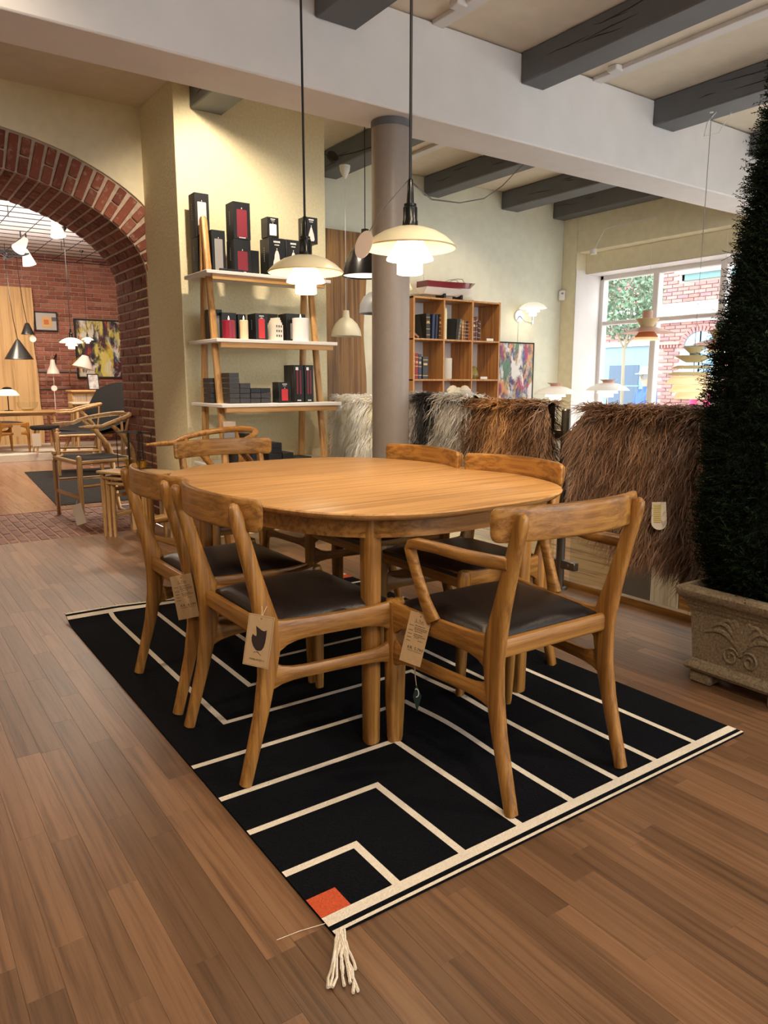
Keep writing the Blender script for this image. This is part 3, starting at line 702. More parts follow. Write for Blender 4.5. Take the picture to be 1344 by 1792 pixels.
# shop boxes on it
def cbox(label, x0, x1, yf, z0, z1, d, kind=None, group=None, cat='box', hdr=True, mat=CARD, name='candle_box'):
    xc, w, h = (x0+x1)/2, x1-x0, z1-z0
    t = thing(name, label, cat, (xc, yf+d/2, z0+.0005), 0, group); t.rotation_euler = (0, 0, rnd.uniform(-.015, .015)) if d < .06 else (0, 0, 0)
    MB().box((0, 0, h/2), (w, d, h-.001), .0012).build('carton', mat, t); yy = -d/2-.0004
    def pr(out, m, nm): MB().prism(out, -.0003, .0003, Matrix.Translation((0, yy, 0)) @ RX90).build(nm, m, t, flat=True)
    def fl(x, z, r): return [(x, z+r*2.6), (x+r*.8, z+r), (x+r*.5, z), (x-r*.5, z), (x-r*.8, z+r)]
    if kind in ('blush', 'wine', 'red', 'white', 'grey'):
        m = {'blush': PRP, 'wine': PRD, 'red': PRR, 'white': PRW, 'grey': PRG}[kind]
        cw = w*.30 if kind != 'red' else w*.26; top = h*(.80 if h/w > 1.9 else .66); lo = h*(.10 if h/w < 1.9 else .06)
        pr([(-cw, lo), (cw, lo), (cw, top-.004), (cw*.9, top), (-cw*.9, top), (-cw, top-.004)], m, 'candle_picture'); pr(fl(0, top+.003, w*.035), PRW, 'flame_picture')
    elif kind == 'tree':
        o = []; N = 7
        for i in range(N): q = i/(N-1); o.append((w*.07+w*.25*q+(.003 if i % 2 else 0), h*(.66-.56*q)))
        pr([(0, h*.69)]+o+[(-x, z) for x, z in o[::-1]], PRP, 'tree_picture'); pr(fl(0, h*.70, w*.035), PRW, 'flame_picture')
    elif kind == 'cone':
        o = [(w*.05, h*.60), (w*.2, h*.34), (w*.25, h*.16), (w*.18, h*.10)]; pr([(0, h*.64)]+o+[(-x, z) for x, z in o[::-1]], PRP, 'tree_picture'); pr(fl(0, h*.65, w*.035), PRW, 'flame_picture')
    elif kind == 'tapers':
        for k in (-.16, .16): pr([(w*k-w*.07, h*.22), (w*k+w*.07, h*.22), (w*k+w*.06, h*.86), (w*k-w*.06, h*.86)], PRD, 'taper_picture')
        pr([(-w*.32, h*.86), (-w*.05, h*.86), (-w*.05, h*.94), (-w*.32, h*.94)], PRW, 'sticker')
    if kind and hdr:
        m = MB()
        rows = [(.90, .045), (.82, .022)] if kind in ('tree', 'cone', 'white', 'red') else [(.05, .03)]
        for zz, hh in rows:
            L = w*(.40 if hh > .025 else .28); k = 5 if hh > .025 else 7
            for i in range(k): m.box((-L/2+L*(i+.5)/k, yy, h*zz), (L/k*.72, .0004, h*hh), 0)
        m.build('lettering', PRW, t, flat=True, kind='stuff')
        if h > .14:
            m = MB()
            for i in range(7): m.box((-w/2-.0004, 0, h*(.75-.055*i)), (.0004, d*.07, h*.028), 0)
            m.build('side_lettering', PRG, t, flat=True, kind='stuff')
    return t
zA = 1.776
cbox('tall black candle box, lower of the stack behind the top left ladder leg', 1.829, 1.925, 4.70, zA, zA+.23, .10, 'blush')
cbox('tall black candle box with blush candle, topmost at far left of shelf', 1.827, 1.923, 4.70, zA+.231, zA+.50, .10, 'blush')
cbox('tall black box with grey candle beside the left ladder top', 1.885, 1.975, 4.585, zA, zA+.265, .09, 'grey')
cbox('black box with wine red candle, lower of two, on top board', 1.996, 2.11, 4.50, zA, zA+.208, .115, 'wine')
cbox('black box with wine red candle, stacked upper, on top board', 1.998, 2.113, 4.50, zA+.209, zA+.432, .115, 'wine')
cbox('plain dark box between wine candle box and tree candle box', 2.122, 2.205, 4.58, zA, zA+.165, .10)
cbox('black box with big pale tree candle picture, left of two', 2.235, 2.356, 4.50, zA, zA+.243, .125, 'tree')
cbox('small black box with short white candle, atop the tree box', 2.23, 2.312, 4.50, zA+.244, zA+.368, .09, 'white')
cbox('black box with pale tree candle half behind the farther pendant', 2.362, 2.47, 4.50, zA, zA+.243, .11, 'tree')
cbox('black box with pale cone candle, highest at right of shelf', 2.505, 2.602, 4.50, zA+.234, zA+.402, .09, 'cone')
cbox('black box at right end of top board under cone candle box', 2.475, 2.557, 4.50, zA, zA+.233, .11, 'cone')
tag(MB().box((1.955, 4.455, zA+.008), (.16, .02, .015), .002).build('flat_black_strip', CARD), 'flat black strip lying on top board before wine box', 'strip')
zB = 1.364
cbox('black box with slim grey candle, left on the second board', 1.846, 1.925, 4.56, zB, zB+.19, .09, 'grey')
cbox('black box with white sticker behind the wine red candle', 1.905, 2.005, 4.52, zB, zB+.170, .10, 'grey')
cbox('plain black box behind the cream candle', 2.015, 2.07, 4.52, zB, zB+.165, .10)
cbox('black box with red candle picture, middle of second board', 2.082, 2.165, 4.40, zB, zB+.165, .12, 'red')
cbox('black box behind the white gabled house ornament', 2.175, 2.30, 4.52, zB, zB+.178, .10, 'grey')
cbox('black box behind the white candle on second board', 2.353, 2.497, 4.50, zB, zB+.185, .12, 'grey', hdr=False)
def candle(label, x, y, z, r, h, mat):
    t = thing('led_candle', label, 'candle', (x, y, z))
    MB().lathe([(0, 0), (r, 0), (r, h-.003), (r-.003, h), (r*.7, h-.004), (0, h-.006)], n=28).build('wax_body', mat, t)
    MB().lathe([(0, h-.006), (.003, h), (.0055, h+.008), (.004, h+.018), (0, h+.030)], n=12).build('flame', emis('flame_%d' % len(MATS), (255, 236, 200), 1.2), t)
candle('short wine red candle on the second board', 1.90, 4.40, zB, .040, .112, plain('wine_wax', (150, 24, 52), .4))
candle('slim cream pillar candle on the second board', 2.000, 4.40, zB, .0275, .118, plain('cream_wax', (240, 220, 176), .4))
candle('wide white pillar candle at right of second board', 2.415, 4.42, zB, .054, .150, plain('white_wax', (238, 228, 226), .4))
h = thing('house_ornament', 'white ceramic gabled house with small windows on second board', 'ornament', (2.232, 4.425, zB), .25)
o = [(-.034, 0), (.034, 0), (.034, .10), (.026, .10), (.026, .115), (.018, .115), (.018, .130), (.010, .130), (.010, .144), (-.010, .144), (-.010, .130), (-.018, .130), (-.018, .115), (-.026, .115), (-.026, .10), (-.034, .10)]
MB().prism(o, -.036, .036, RX90).build('house_body', plain('ceramic_white', (236, 226, 210), .5), h)
m = MB()
for i in (-1, 0, 1):
    for k in range(3): m.box((i*.0185, -.0362, .030+.03*k), (.008, .002, .014), 0)
m.build('windows', INK, h, flat=True, kind='stuff')
zC = .967
ORD = ['first', 'second', 'third', 'fourth', 'fifth', 'sixth']; k = 0
for x0, x1, n, yf in ((1.812, 1.892, 5, 4.52), (1.872, 1.938, 6, 4.36), (1.942, 2.012, 4, 4.36), (2.016, 2.084, 3, 4.36), (2.088, 2.156, 3, 4.36)):
    for i in range(n):
        c = cbox('small charcoal carton, %s from bottom in the %s column on third board' % (ORD[i], ORD[k]), x0, x1, yf+rnd.uniform(-.004, .004), zC+.0315*i, zC+.0315*i+.031, .12, None, 'small cartons stacked on the third board', name='small_carton', mat=CARD2 if i != n-1 or x0 < 2.0 else CARD)
    k += 1
cbox('black box with red candle picture on the third board', 2.197, 2.284, 4.33, zC, zC+.132, .09, 'red')
for a, (x0, x1, lab) in enumerate(((2.332, 2.404, 'left'), (2.414, 2.478, 'right'))):
    for i in range(4):
        cbox(('front taper candle box with red tapers pictured, %s one on third board' if i == 0 else 'plain black taper box hidden behind the front one in %s row') % lab, x0, x1, 4.37+i*.036, zC, zC+.243, .035, 'tapers' if i == 0 else None, 'taper boxes in the %s row' % lab, name='taper_box')
zD = .572
k = 0
for x0, x1, n, yf in ((1.882, 1.955, 5, 4.34), (1.958, 1.998, 6, 4.34), (2.0, 2.08, 5, 4.34), (2.12, 2.215, 4, 4.34), (2.222, 2.30, 2, 4.34), (2.305, 2.43, 1, 4.33)):
    for i in range(n): cbox('flat black carton, %s from bottom in the %s pile on lowest board' % (ORD[i], ORD[k]), x0, x1, yf, zD+.034*i, zD+.034*i+.0335, .16, None, 'flat cartons on the lowest board', name='flat_carton')
    k += 1
t = thing('card_holder', 'small pale card holder tied to the ladder shelf left leg', 'card holder', (1.86, 4.40, .79))
MB().box((.015, -.01, .04), (.085, .018, .05), .004).build('header', plain('blush_card', (214, 190, 172)), t); MB().box((.015, -.004, -.05), (.075, .010, .125), .002).build('leaflets', plain('grey_leaflet', (150, 146, 150), .6), t)
# ================================================================== WISHBONE CHAIRS
def wishbone(label, loc, rz, sc=1.1, mat=OAKL, seat=FABB, group='wishbone chairs'):
    t = thing('wishbone_chair', label, 'chair', loc, rz, group); t.scale = (sc, sc, sc)
    for s in (-1, 1):
        MB().sweep([(s*.235, .21, 0), (s*.237, .21, .2), (s*.238, .21, .40), (s*.238, .21, .455), (s*.238, .21, .470), (s*.238, .21, .476)], [.0135, .0175, .020, .0205, .016, .005], n=14).build('front_leg', mat['Z'], t)
        MB().sweep([(s*.175, -.235, 0), (s*.180, -.215, .15), (s*.185, -.205, .32), (s*.190, -.205, .42), (s*.205, -.185, .50), (s*.232, -.115, .60), (s*.250, -.045, .665), (s*.255, -.02, .69)], [.0145, .017, .019, .020, .019, .018, .016, .013], n=14).build('rear_leg', mat['Z'], t)
        MB().sweep([(s*.238, .21, .425), (s*.19, -.205, .425)], .0145, n=10).build('side_rail', mat['Y'], t)
        MB().sweep([(s*.237, .21, .26), (s*.187, -.205, .26)], .0105, n=10).build('rung', mat['Y'], t)
    MB().sweep([(-.238, .21, .425), (.238, .21, .425)], .0155, n=10).build('front_rail', mat['X'], t)
    MB().sweep([(-.19, -.205, .425), (.19, -.205, .425)], .0145, n=10).build('back_rail', mat['X'], t)
    MB().sweep([(-.237, .21, .18), (.237, .21, .18)], (.016, .008), (0, 0, 1), 10).build('front_rung', mat['X'], t)
    V = [(-.225, .20), (.225, .20), (.182, -.195), (-.182, -.195)]; m = MB()
    N = 10; vv = []; ff = []
    for i in range(N+1):
        for j in range(N+1):
            u, v = i/N, j/N; a = Vector(V[3]).lerp(Vector(V[2]), u); b = Vector(V[0]).lerp(Vector(V[1]), u); p = a.lerp(b, v)
            vv.append((p.x, p.y, .447-.010*math.sin(PI*u)*math.sin(PI*v)-.02*(u in (0, 1) or v in (0, 1))))
    for i in range(N):
        for j in range(N): q = i*(N+1)+j; ff.append((q, q+N+1, q+N+2, q+1))
    k = len(vv); vv += [(x, y, z-.014) for x, y, z in vv]; ff += [tuple(e+k for e in q[::-1]) for q in ff]
    m.add(vv, ff); m.build('seat', seat, t)
    P = []
    for i in range(31):
        a = PI*(i/30)*1.16-PI*.08; P.append((.275*math.cos(a)*(1 if math.sin(a) > 0 else .98), .04-.30*math.sin(a) if math.sin(a) > 0 else .04-.30*math.sin(a)*2.2,   .672+.074*max(0, math.sin(a))**.7))
    D = [.013+.004*math.sin(PI*i/30) for i in range(31)]; D[0] = .006; D[-1] = .006
    MB().sweep(P, D, (0, 0, 1), 12).build('top_rail', mat['X'], t)
    m = MB().sweep([(0, -.205, .43), (0, -.215, .52), (0, -.225, .58)], [(.022, .008), (.030, .008), (.040, .008)], (1, 0, 0), 10, 3)
    for s in (-1, 1): m.sweep([(s*.018, -.225, .575), (s*.045, -.236, .65), (s*.085, -.243, .735)], [(.018, .007), (.014, .007), (.012, .006)], (1, 0, 0), 10, 3)
    m.build('splat', mat['Z'], t); return t
w1 = wishbone('oak wishbone chair with black seat standing on the brick threshold', (1.515, 6.33, -.002), PI/2+.10, 1.13)
w1.scale = (1.26, 1.1, 1.13)
w2 = wishbone('oak wishbone chair behind the far dining chair, only its rail shows', (1.585, 4.06, 0), PI/2+.16, 1.10, OAK)
cu = thing('cushion', 'white cushion on wishbone chair behind far end of table', 'cushion', (1.57, 4.03, .492)); V = MB()
V.lathe([(0, 0), (.15, .005), (.185, .04), (.18, .075), (.10, .10), (0, .105)], n=24); V.build('cover', plain('white_fabric', (230, 222, 212), .9), cu)
wt = thing('hang_label', 'white paper label hanging low on wishbone chair front leg', 'tag', (0, 0, 0)); wt.matrix_world = tagframe((1.268, 5.925, .095), (-.7, -.7, .1), .30)
MB().box((0, 0, 0), (.085, .16, .0015), .0004).build('card', plain('pale_card', (206, 194, 178), .7), wt); MB().sweep([(0, .075, 0), (.02, .11, 0)], .002, n=5).build('string', STRING, wt)
# ================================================================== NEST OF TABLES WITH LANTERNS
ang = math.atan2(-.46, .21)
for i, (L, d, z, sh, lab) in enumerate(((.54, .30, .478, 0, 'largest of the oak nesting tables, lanterns on its top'), (.46, .27, .440, -.006, 'middle oak nesting table pushed under the largest'), (.38, .24, .402, -.012, 'smallest oak nesting table pushed under the others'))):
    t = thing('nesting_table', lab, 'table', (1.545+sh, 5.255+sh*.4, 0), ang)
    MB().box((0, 0, z-.009), (L, d, .018), .004).build('table_top', OAKL['X'], t)
    for sx in (-1, 1):
        for sy in (-1, 1): MB().sweep([(sx*(L/2-.03), sy*(d/2-.03), 0), (sx*(L/2-.035), sy*(d/2-.03), z-.018)], [(.011, .012), (.016, .016)], (1, 0, 0), 12, 3.2).build('leg', OAKL['Z'], t)
        MB().box((sx*(L/2-.035), 0, z-.10), (.014, d-.07, .028), .003).build('side_rail', OAKL['Y'], t)
        MB().box((sx*(L/2-.033), 0, .16), (.014, d-.07, .022), .003).build('stretcher', OAKL['Y'], t)
    MB().box((0, d/2-.03, z-.04), (L-.08, .014, .035), .003).build('back_rail', OAKL['X'], t)
lc = thing('kraft_label', 'kraft card label hanging under the nesting tables', 'tag', (1.475, 5.10, .17), ang+.3); MB().box((0, 0, 0), (.085, .002, .17), .0005).build('card', KRAFT, lc); bars(lc, [], 0)
for i, (x, y, lab) in enumerate(((1.60, 5.36, 'black wire lantern with brass tealight, right of the pair'), (1.545, 5.47, 'black wire lantern with brass tealight, left of the pair'))):
    t = thing('wire_lantern', lab, 'lantern', (x, y, .479), .3+.2*i, 'wire lanterns on the nesting table')
    m = MB(); s, hh = .055, .262
    for z in (.006, hh):
        c = [(-s, -s, z), (s, -s, z), (s, s, z), (-s, s, z)]
        for a, b in zip(c, c[1:]+c[:1]): m.sweep([a, b], .0035, n=6)
    for a in (-s, s):
        for b in (-s, s): m.sweep([(a, b, .006), (a, b, hh)], .0035, n=6)
    m.build('wire_frame', BLKM, t)
    MB().lathe([(.025, .012), (.044, .03), (.043, .08), (.030, .14), (.033, .20), (.042, .235), (.040, .235), (.031, .20), (.028, .14), (.041, .08), (.042, .032), (.025, .014)], n=28).build('glass_chimney', GLASS, t)
    MB().lathe([(0, .008), (.034, .008), (.034, .058), (.031, .058), (.031, .03), (0, .03)], n=24).build('tealight_cup', BRASS, t)
# ================================================================== SHEEPSKINS
def strands(name, roots, dirs, lens, cols, wd, parent, curl=.012, grav=.5, seg=5, freq=9):
    n = len(roots); T = np.linspace(0, 1, seg+1)
    lat = np.cross(dirs, np.array([1.0, 0, 0])+nrs.normal(0, .5, (n, 3))); lat /= np.linalg.norm(lat, axis=1)[:, None]+1e-9
    ph = nrs.uniform(0, 6.28, n); fr = freq*nrs.uniform(.6, 1.4, n); cu_ = curl*nrs.uniform(.3, 1.3, n)
    P = np.zeros((n, seg+1, 3))
    for k, tt in enumerate(T):
        P[:, k] = roots+dirs*(lens*tt)[:, None]; P[:, k, 2] -= grav*lens*tt*tt
        P[:, k] += lat*(cu_*tt**.8*np.sin(ph+fr*tt)-cu_*0*tt)[:, None]
    wv = wd*nrs.uniform(.7, 1.3, n)
    A = np.zeros((n, seg+1, 2, 3))
    for k, tt in enumerate(T):
        ww = (wv*(1-tt**1.6)*.5+.0003)[:, None]; A[:, k, 0] = P[:, k]-lat*ww; A[:, k, 1] = P[:, k]+lat*ww
    V = A.reshape(-1, 3); b = (np.arange(n)*(seg+1)*2)[:, None]; k = np.arange(seg)*2
    F = np.stack([b+k, b+k+1, b+k+3, b+k+2], -1).reshape(-1, 4)
    me = bpy.data.meshes.new(name); me.vertices.add(len(V)); me.vertices.foreach_set('co', V.ravel())
    me.loops.add(F.size); me.loops.foreach_set('vertex_index', F.ravel().astype(np.int32)); me.polygons.add(len(F)); me.polygons.foreach_set('loop_start', (np.arange(len(F))*4).astype(np.int32))
    me.update(calc_edges=True); me.materials.append(AM)
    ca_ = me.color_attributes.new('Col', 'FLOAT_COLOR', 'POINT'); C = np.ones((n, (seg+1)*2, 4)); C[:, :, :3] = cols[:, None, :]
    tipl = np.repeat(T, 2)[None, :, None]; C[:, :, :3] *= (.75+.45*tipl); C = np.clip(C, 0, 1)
    ca_.data.foreach_set('color', C.ravel()); me.shade_smooth()
    o = link(name, me, parent); o['kind'] = 'stuff'; return o
def L3(c): return np.array(lin(c)[:3])
def skin(label, y0, y1, zb0, zb1, ztop, colf, hide_col, n, ln=.10, xr=2.985, rag=.05):
    t = thing('sheepskin', label, 'sheepskin', (xr, (y0+y1)/2, ztop)); W_ = y1-y0
    # hide draped over the railing top
    prof = []; 
    for q in range(7): prof.append((-.030-.004*math.sin(q*1.3), -1+q/6*.96))
    for q in range(7): a = PI-PI*q/6; prof.append((.030*math.cos(a), .022*math.sin(a)))
    for q in range(5): prof.append((.030, -.03-.45*q/4))
    N = 14; V = []; F = []
    for j in range(N+1):
        v = j/N; zb = ztop-(zb0+(zb1-zb0)*v+.02*math.sin(v*7)); 
        for (x, z) in prof: V.append((x-.012*math.sin(v*9), (v-.5)*W_, z if z > -.05 and x > -.031 and z > 0 else (z*zb if x < 0 else z)))
    M_ = len(prof)
    for j in range(N):
        for i in range(M_-1): a = j*M_+i; F.append((a, a+M_, a+M_+1, a+1))
    k = len(V); V += [(x*.72, y, z-.004 if z > 0 else z) for x, y, z in V]; F += [tuple(e+k for e in q[::-1]) for q in F]
    m = MB(); m.add(V, F); m.build('hide', plain('hide_'+label[:18].replace(' ', '_'), hide_col, .95), t)
    v = nrs.uniform(-.01, 1.01, n); u = nrs.uniform(0, 1, n)**.9; top = u < .10; back = nrs.uniform(0, 1, n) < .07
    zb = ztop-(zb0+(zb1-zb0)*v); edge = np.sin(v*11+1)*.03+np.sin(v*23)*.015
    x = np.full(n, -.030); z = -(u-.10)/.90*(zb-.015+edge)+.0
    a = nrs.uniform(0, PI, n); x = np.where(top, -.030*np.cos(a)*1.0, x); z = np.where(top, .022*np.sin(a), z); z = np.minimum(z, .022)
    x = np.where(back, .032, x); z = np.where(back, -nrs.uniform(0, .42, n), z)
    ncl = n//9; cl = nrs.randint(0, ncl, n); cdy = nrs.normal(0, .30, ncl); cdx = nrs.normal(0, .18, ncl); cbr = nrs.uniform(.55, 1.55, ncl)
    od = np.argsort(np.floor(v*26)*1000+z); cl[od] = np.arange(n)//9 % ncl
    roots = np.stack([x, (v-.5)*W_, z], 1)
    d = np.stack([np.where(back, .35, -.42)*np.ones(n)+cdx[cl], nrs.normal(0, .13, n)+cdy[cl]+np.sin(z*13+v*9)*.22, -.75*np.ones(n)], 1)
    d[top, 0] = np.sign(roots[top, 0])*.9; d[top, 2] = nrs.uniform(-.35, .5, top.sum())
    ed = (v < .04)|(v > .96); d[ed, 1] += np.where(v[ed] < .5, -.35, .35)
    d /= np.linalg.norm(d, axis=1)[:, None]
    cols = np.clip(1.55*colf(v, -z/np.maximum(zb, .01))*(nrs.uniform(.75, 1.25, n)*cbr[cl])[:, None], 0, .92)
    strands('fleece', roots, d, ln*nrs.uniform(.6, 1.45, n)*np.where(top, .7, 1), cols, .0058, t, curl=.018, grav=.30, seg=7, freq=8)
    return t
def mixc(*st):
    def f(v, z):
        h = np.clip(v+.06*np.sin(z*9)+nrs.normal(0, .02, len(v)), 0, 1); xs = [s[0] for s in st]
        return np.stack([np.interp(h, xs, [L3(s[1])[k] for s in st]) for k in range(3)], 1)
    return f
skin('cream white sheepskin hanging on the railing left of grey column', 4.30, 4.85, .46, .50, .975, mixc((0, (238, 222, 196)), (1, (244, 232, 212))), (214, 196, 168), 13000)
skin('silver grey sheepskin with black stripe hanging right of grey column', 3.32, 4.02, .48, .46, 1.000, mixc((0, (186, 178, 168)), (.30, (190, 182, 172)), (.42, (168, 160, 152)), (.52, (28, 26, 26)), (.68, (24, 22, 22)), (.78, (140, 132, 126)), (1, (176, 168, 160))), (70, 66, 62), 14000, .11)
skin('golden brown sheepskin hanging behind the right hand dining chairs', 2.72, 3.31, .47, .46, .972, mixc((0, (140, 112, 90)), (.14, (108, 78, 56)), (.4, (136, 98, 64)), (.6, (176, 132, 86)), (.8, (116, 82, 54)), (1, (94, 68, 48))), (58, 38, 24), 17000, .12)
skin('big dark brown sheepskin with white oval label by the planter', 1.70, 2.44, .30, .50, .962, mixc((0, (78, 58, 46)), (.3, (86, 62, 48)), (.55, (112, 82, 58)), (.8, (94, 66, 48)), (1, (124, 96, 76))), (44, 28, 20), 26000, .14)
sl = thing('oval_label', 'white rounded label with yellow sticker on big brown sheepskin', 'label', (0, 0, 0)); sl.matrix_world = tagframe((2.845, 1.935, .515), (-.93, -.34, .12), .10)
o = [(-.030, .06), (.030, .06)]+[(.034*math.cos(a), -.030+.034*math.sin(a)) for a in [-PI*i/12 for i in range(13)]]
MB().prism(o, -.0008, .0008).build('card', plain('white_card', (226, 216, 204), .45), sl)
MB().box((-.008, .010, .001), (.036, .085, .0006), 0).build('sticker', plain('yellow_sticker', (214, 196, 140), .6), sl)
bars(sl, [(-.022, .006, .042-.009*i, .0024) for i in range(9)], .0015, plain('olive_ink', (120, 104, 52)))
# ================================================================== BOOKSHELF ON THE FAR WALL
bs = thing('bookshelf', 'open oak cube bookshelf against the far wall with old books', 'bookshelf', (4.68, 5.62, 0))
BW, BD, BT = 1.06, .32, 1.868
OKS = wood('oak_shelf', (168, 112, 54), (196, 138, 76), 'Z', .45)
for i in range(4): MB().box((-BW/2+BW*i/3, 0, BT/2), (.018, BD, BT), .0015).build('upright_panel', OKS, bs)
for i in range(6): MB().box((0, 0, .012+(BT-.024)*i/5), (BW+.018, BD-.004, .016), .0015).build('shelf_board', OKS, bs)
MB().box((0, BD/2-.006, BT/2), (BW, .006, BT), 0).build('back_panel', WHITE, bs)
def sz(r): return .012+(BT-.024)*r/5+.009      # top of board r
def book(label, x, r, w, h, d, col, tilt=0, bands=0, y=5.50, group='old books on the bookshelf', rzz=0, gold=(190, 150, 80)):
    t = thing('book', label, 'book', (x, y+d/2, sz(r)+w/2*abs(math.sin(tilt))), 0, group)
    t.rotation_euler = (0, tilt, rzz)
    m = plain('book_cover_%d_%d_%d' % col, col, .55, noise=.15, nscale=60)
    MB().box((-w/2+.0012, 0, h/2), (.0024, d, h), .0005).box((w/2-.0012, 0, h/2), (.0024, d, h), .0005).box((0, -d/2+.0015, h/2), (w, .003, h), .001).build('cover', m, t)
    MB().box((0, .002, h/2), (w-.005, d-.008, h-.008), 0).build('page_block', plain('old_paper', (214, 198, 164), .9), t, flat=True)
    if bands:
        b = MB()
        for k in range(bands): b.box((0, -d/2-.0006, h*(.15+.7*k/max(1, bands-1))), (w*1.01, .002, .006), .0005)
        b.build('raised_bands', plain('book_gold_%d' % gold[0], gold, .5), t, kind='stuff')
        if w > .022: MB().box((0, -d/2-.0004, h*.66), (w*.7, .001, h*.09), 0).build('title_label', plain('book_gold_%d' % gold[0], gold, .5), t, flat=True)
    return t
book('big dark leather book leaning open sideways in upper left cube', 4.345, 4, .045, .226, .17, (46, 44, 40), -.02, 4, 5.50, rzz=.0)
book('large dark green book beside left wall of the upper left cube', 4.285, 4, .030, .215, .20, (40, 42, 38), .10, 3, 5.55, rzz=.5)
book('slim dark blue book in upper left cube', 4.402, 4, .030, .222, .16, (44, 56, 84), .04, 0)
book('dark navy book next to the brown banded one, upper left cube', 4.440, 4, .026, .224, .16, (36, 42, 66), .05, 0)
book('brown leather book with pale bands, rightmost in upper left cube', 4.482, 4, .032, .226, .16, (84, 52, 32), .06, 5, gold=(200, 170, 120))
book('tan book lying tilted at bottom of upper left cube', 4.235, 4, .02, .12, .15, (150, 100, 70), -1.0, 0, 5.50)
book('tall white yellow book, left in the upper middle cube', 4.548, 4, .038, .285, .2, (226, 218, 170), 0, 0)
book('big black book leaning in upper middle cube', 4.66, 4, .05, .196, .16, (24, 24, 24), .06, 0, 5.52, rzz=.5)
book('grey patterned book spine leaning on black book', 4.715, 4, .024, .196, .15, (104, 104, 100), .16, 5, gold=(190, 186, 176))
for k, (x, w, h, c) in enumerate(((4.765, .026, .185, (168, 120, 72)), (4.793, .020, .182, (140, 82, 56)), (4.818, .022, .180, (60, 44, 40)), (4.845, .024, .182, (176, 96, 64)))):
    book(['tan banded book, first of four small ones in upper middle cube', 'russet book, second of four small ones in upper middle cube', 'dark book, third of four small ones in upper middle cube', 'rust red book at right end of upper middle cube'][k], x, 4, w, h, .13, c, .01, 5, gold=(206, 176, 120))
for k, (x, w, h, c) in enumerate(((4.880, .028, .222, (70, 62, 58)), (4.912, .030, .215, (82, 50, 46)), (4.942, .022, .225, (110, 66, 62)), (4.966, .014, .195, (70, 24, 32)), (4.985, .016, .190, (96, 60, 44)))):
    book(['grey banded book at left of upper right cube', 'brown banded book, second in upper right cube', 'rosy brown book, third and tallest in upper right cube', 'thin wine book, fourth in upper right cube', 'thin brown book at right end of upper right row'][k], x, 4, w, h, .14, c, 0, 4, gold=(200, 186, 170))
for k, (x, w, h, c) in enumerate(((4.185, .026, .235, (180, 80, 70)), (4.215, .030, .232, (150, 44, 46)), (4.252, .036, .225, (58, 64, 90)), (4.315, .062, .205, (60, 58, 56)))):
    book(['pale red book at left of the second cube row', 'crimson book, second in left cube of second row', 'slate blue book in left cube of second row', 'thick dark grey book with pale band, left cube second row'][k], x, 3, w, h, .15, c, 0, 3 if k < 3 else 2, gold=(206, 180, 150))
v = thing('pale_vase', 'tall cream cylinder vase in middle cube of second row', 'vase', (4.61, 5.56, sz(3))); MB().lathe([(0, 0), (.056, 0), (.060, .01), (.060, .195), (.056, .197), (.055, .02), (0, .015)], n=32).build('vase_body', plain('cream_ceramic', (214, 204, 190), .5), v)
v = thing('small_jug', 'small mustard green jug with handle in right cube of second row', 'jug', (4.955, 5.56, sz(3)))
MB().lathe([(0, 0), (.040, 0), (.056, .03), (.057, .055), (.040, .09), (.026, .108), (.030, .125), (.027, .125), (.022, .11), (0, .10)], n=28).build('jug_body', plain('mustard_glaze', (140, 124, 60), .4, noise=.25, nscale=80, bump=.2), v); MB().sweep([(.026, 0, .118), (.050, 0, .112), (.058, 0, .085), (.046, 0, .068)], .005, n=8).build('handle', plain('mustard_glaze', (140, 124, 60)), v)
for x, r, lab in ((5.03, 3, 'small white card standing below the mustard jug'), (5.10, 4, 'small white card under the upper right books')):
    tag(MB().box((x, 5.478, sz(r)+.012), (.09, .002, .024), .0004).build('shelf_card', plain('white_card', (226, 216, 204)), None), lab, 'card')
mb_ = thing('model_boat', 'glossy red and white model motorboat on top of the bookshelf', 'model boat', (4.665, 5.60, BT+.001), .06)
red = plain('mahogany_gloss', (112, 26, 40), .15, coat=.6)
def hull(z0, z1, w0, w1, mat, nm, x0=-.34, x1=.36):
    V = []; F = []; N = 16
    for i in range(N+1):
        q = i/N; x = x0+(x1-x0)*q; wd = (1-max(0, (q-.45)/.55)**2.2)*(.86+.14*min(1, q*5)); sh = .030*q*q
        for (w_, z_) in ((w0*wd, z0+sh*.4+(.02*max(0, q-.6)/.4)), (w1*wd, z1+sh), (-w1*wd, z1+sh), (-w0*wd, z0+sh*.4+(.02*max(0, q-.6)/.4))): V.append((x-(.07*q**4 if z_ < z1+sh-.01 else 0), w_, z_))
    for i in range(N):
        for k in range(4): a, b = i*4+k, i*4+(k+1) % 4; F.append((a, b, b+4, a+4))
    F += [(0, 1, 2, 3), (N*4+3, N*4+2, N*4+1, N*4)]
    m = MB(); m.add(V, F); return m.build(nm, mat, mb_)
hull(.035, .095, .030, .088, WLAMP, 'white_hull'); hull(.0955, .150, .088, .084, red, 'red_side')
MB().box((-.27, 0, .152), (.05, .12, .012), .003).build('pale_stripe', PRP, mb_)
MB().sweep([(-.05, -.05, .155), (.05, -.045, .195), (.14, -.04, .200), (.17, -.035, .17)], .003, n=6).sweep([(-.05, .05, .155), (.05, .045, .195), (.14, .04, .200), (.17, .035, .17)], .003, n=6).sweep([(.05, -.045, .195), (.05, .045, .195)], .003, n=6).build('rail_frame', CHROME, mb_)
MB().box((-.05, 0, .152), (.20, .10, .012), .004).build('cockpit', BLKM, mb_)
MB().sweep([(-.31, 0, .14), (-.33, 0, .24)], .002, n=5).build('flagpole', CHROME, mb_)
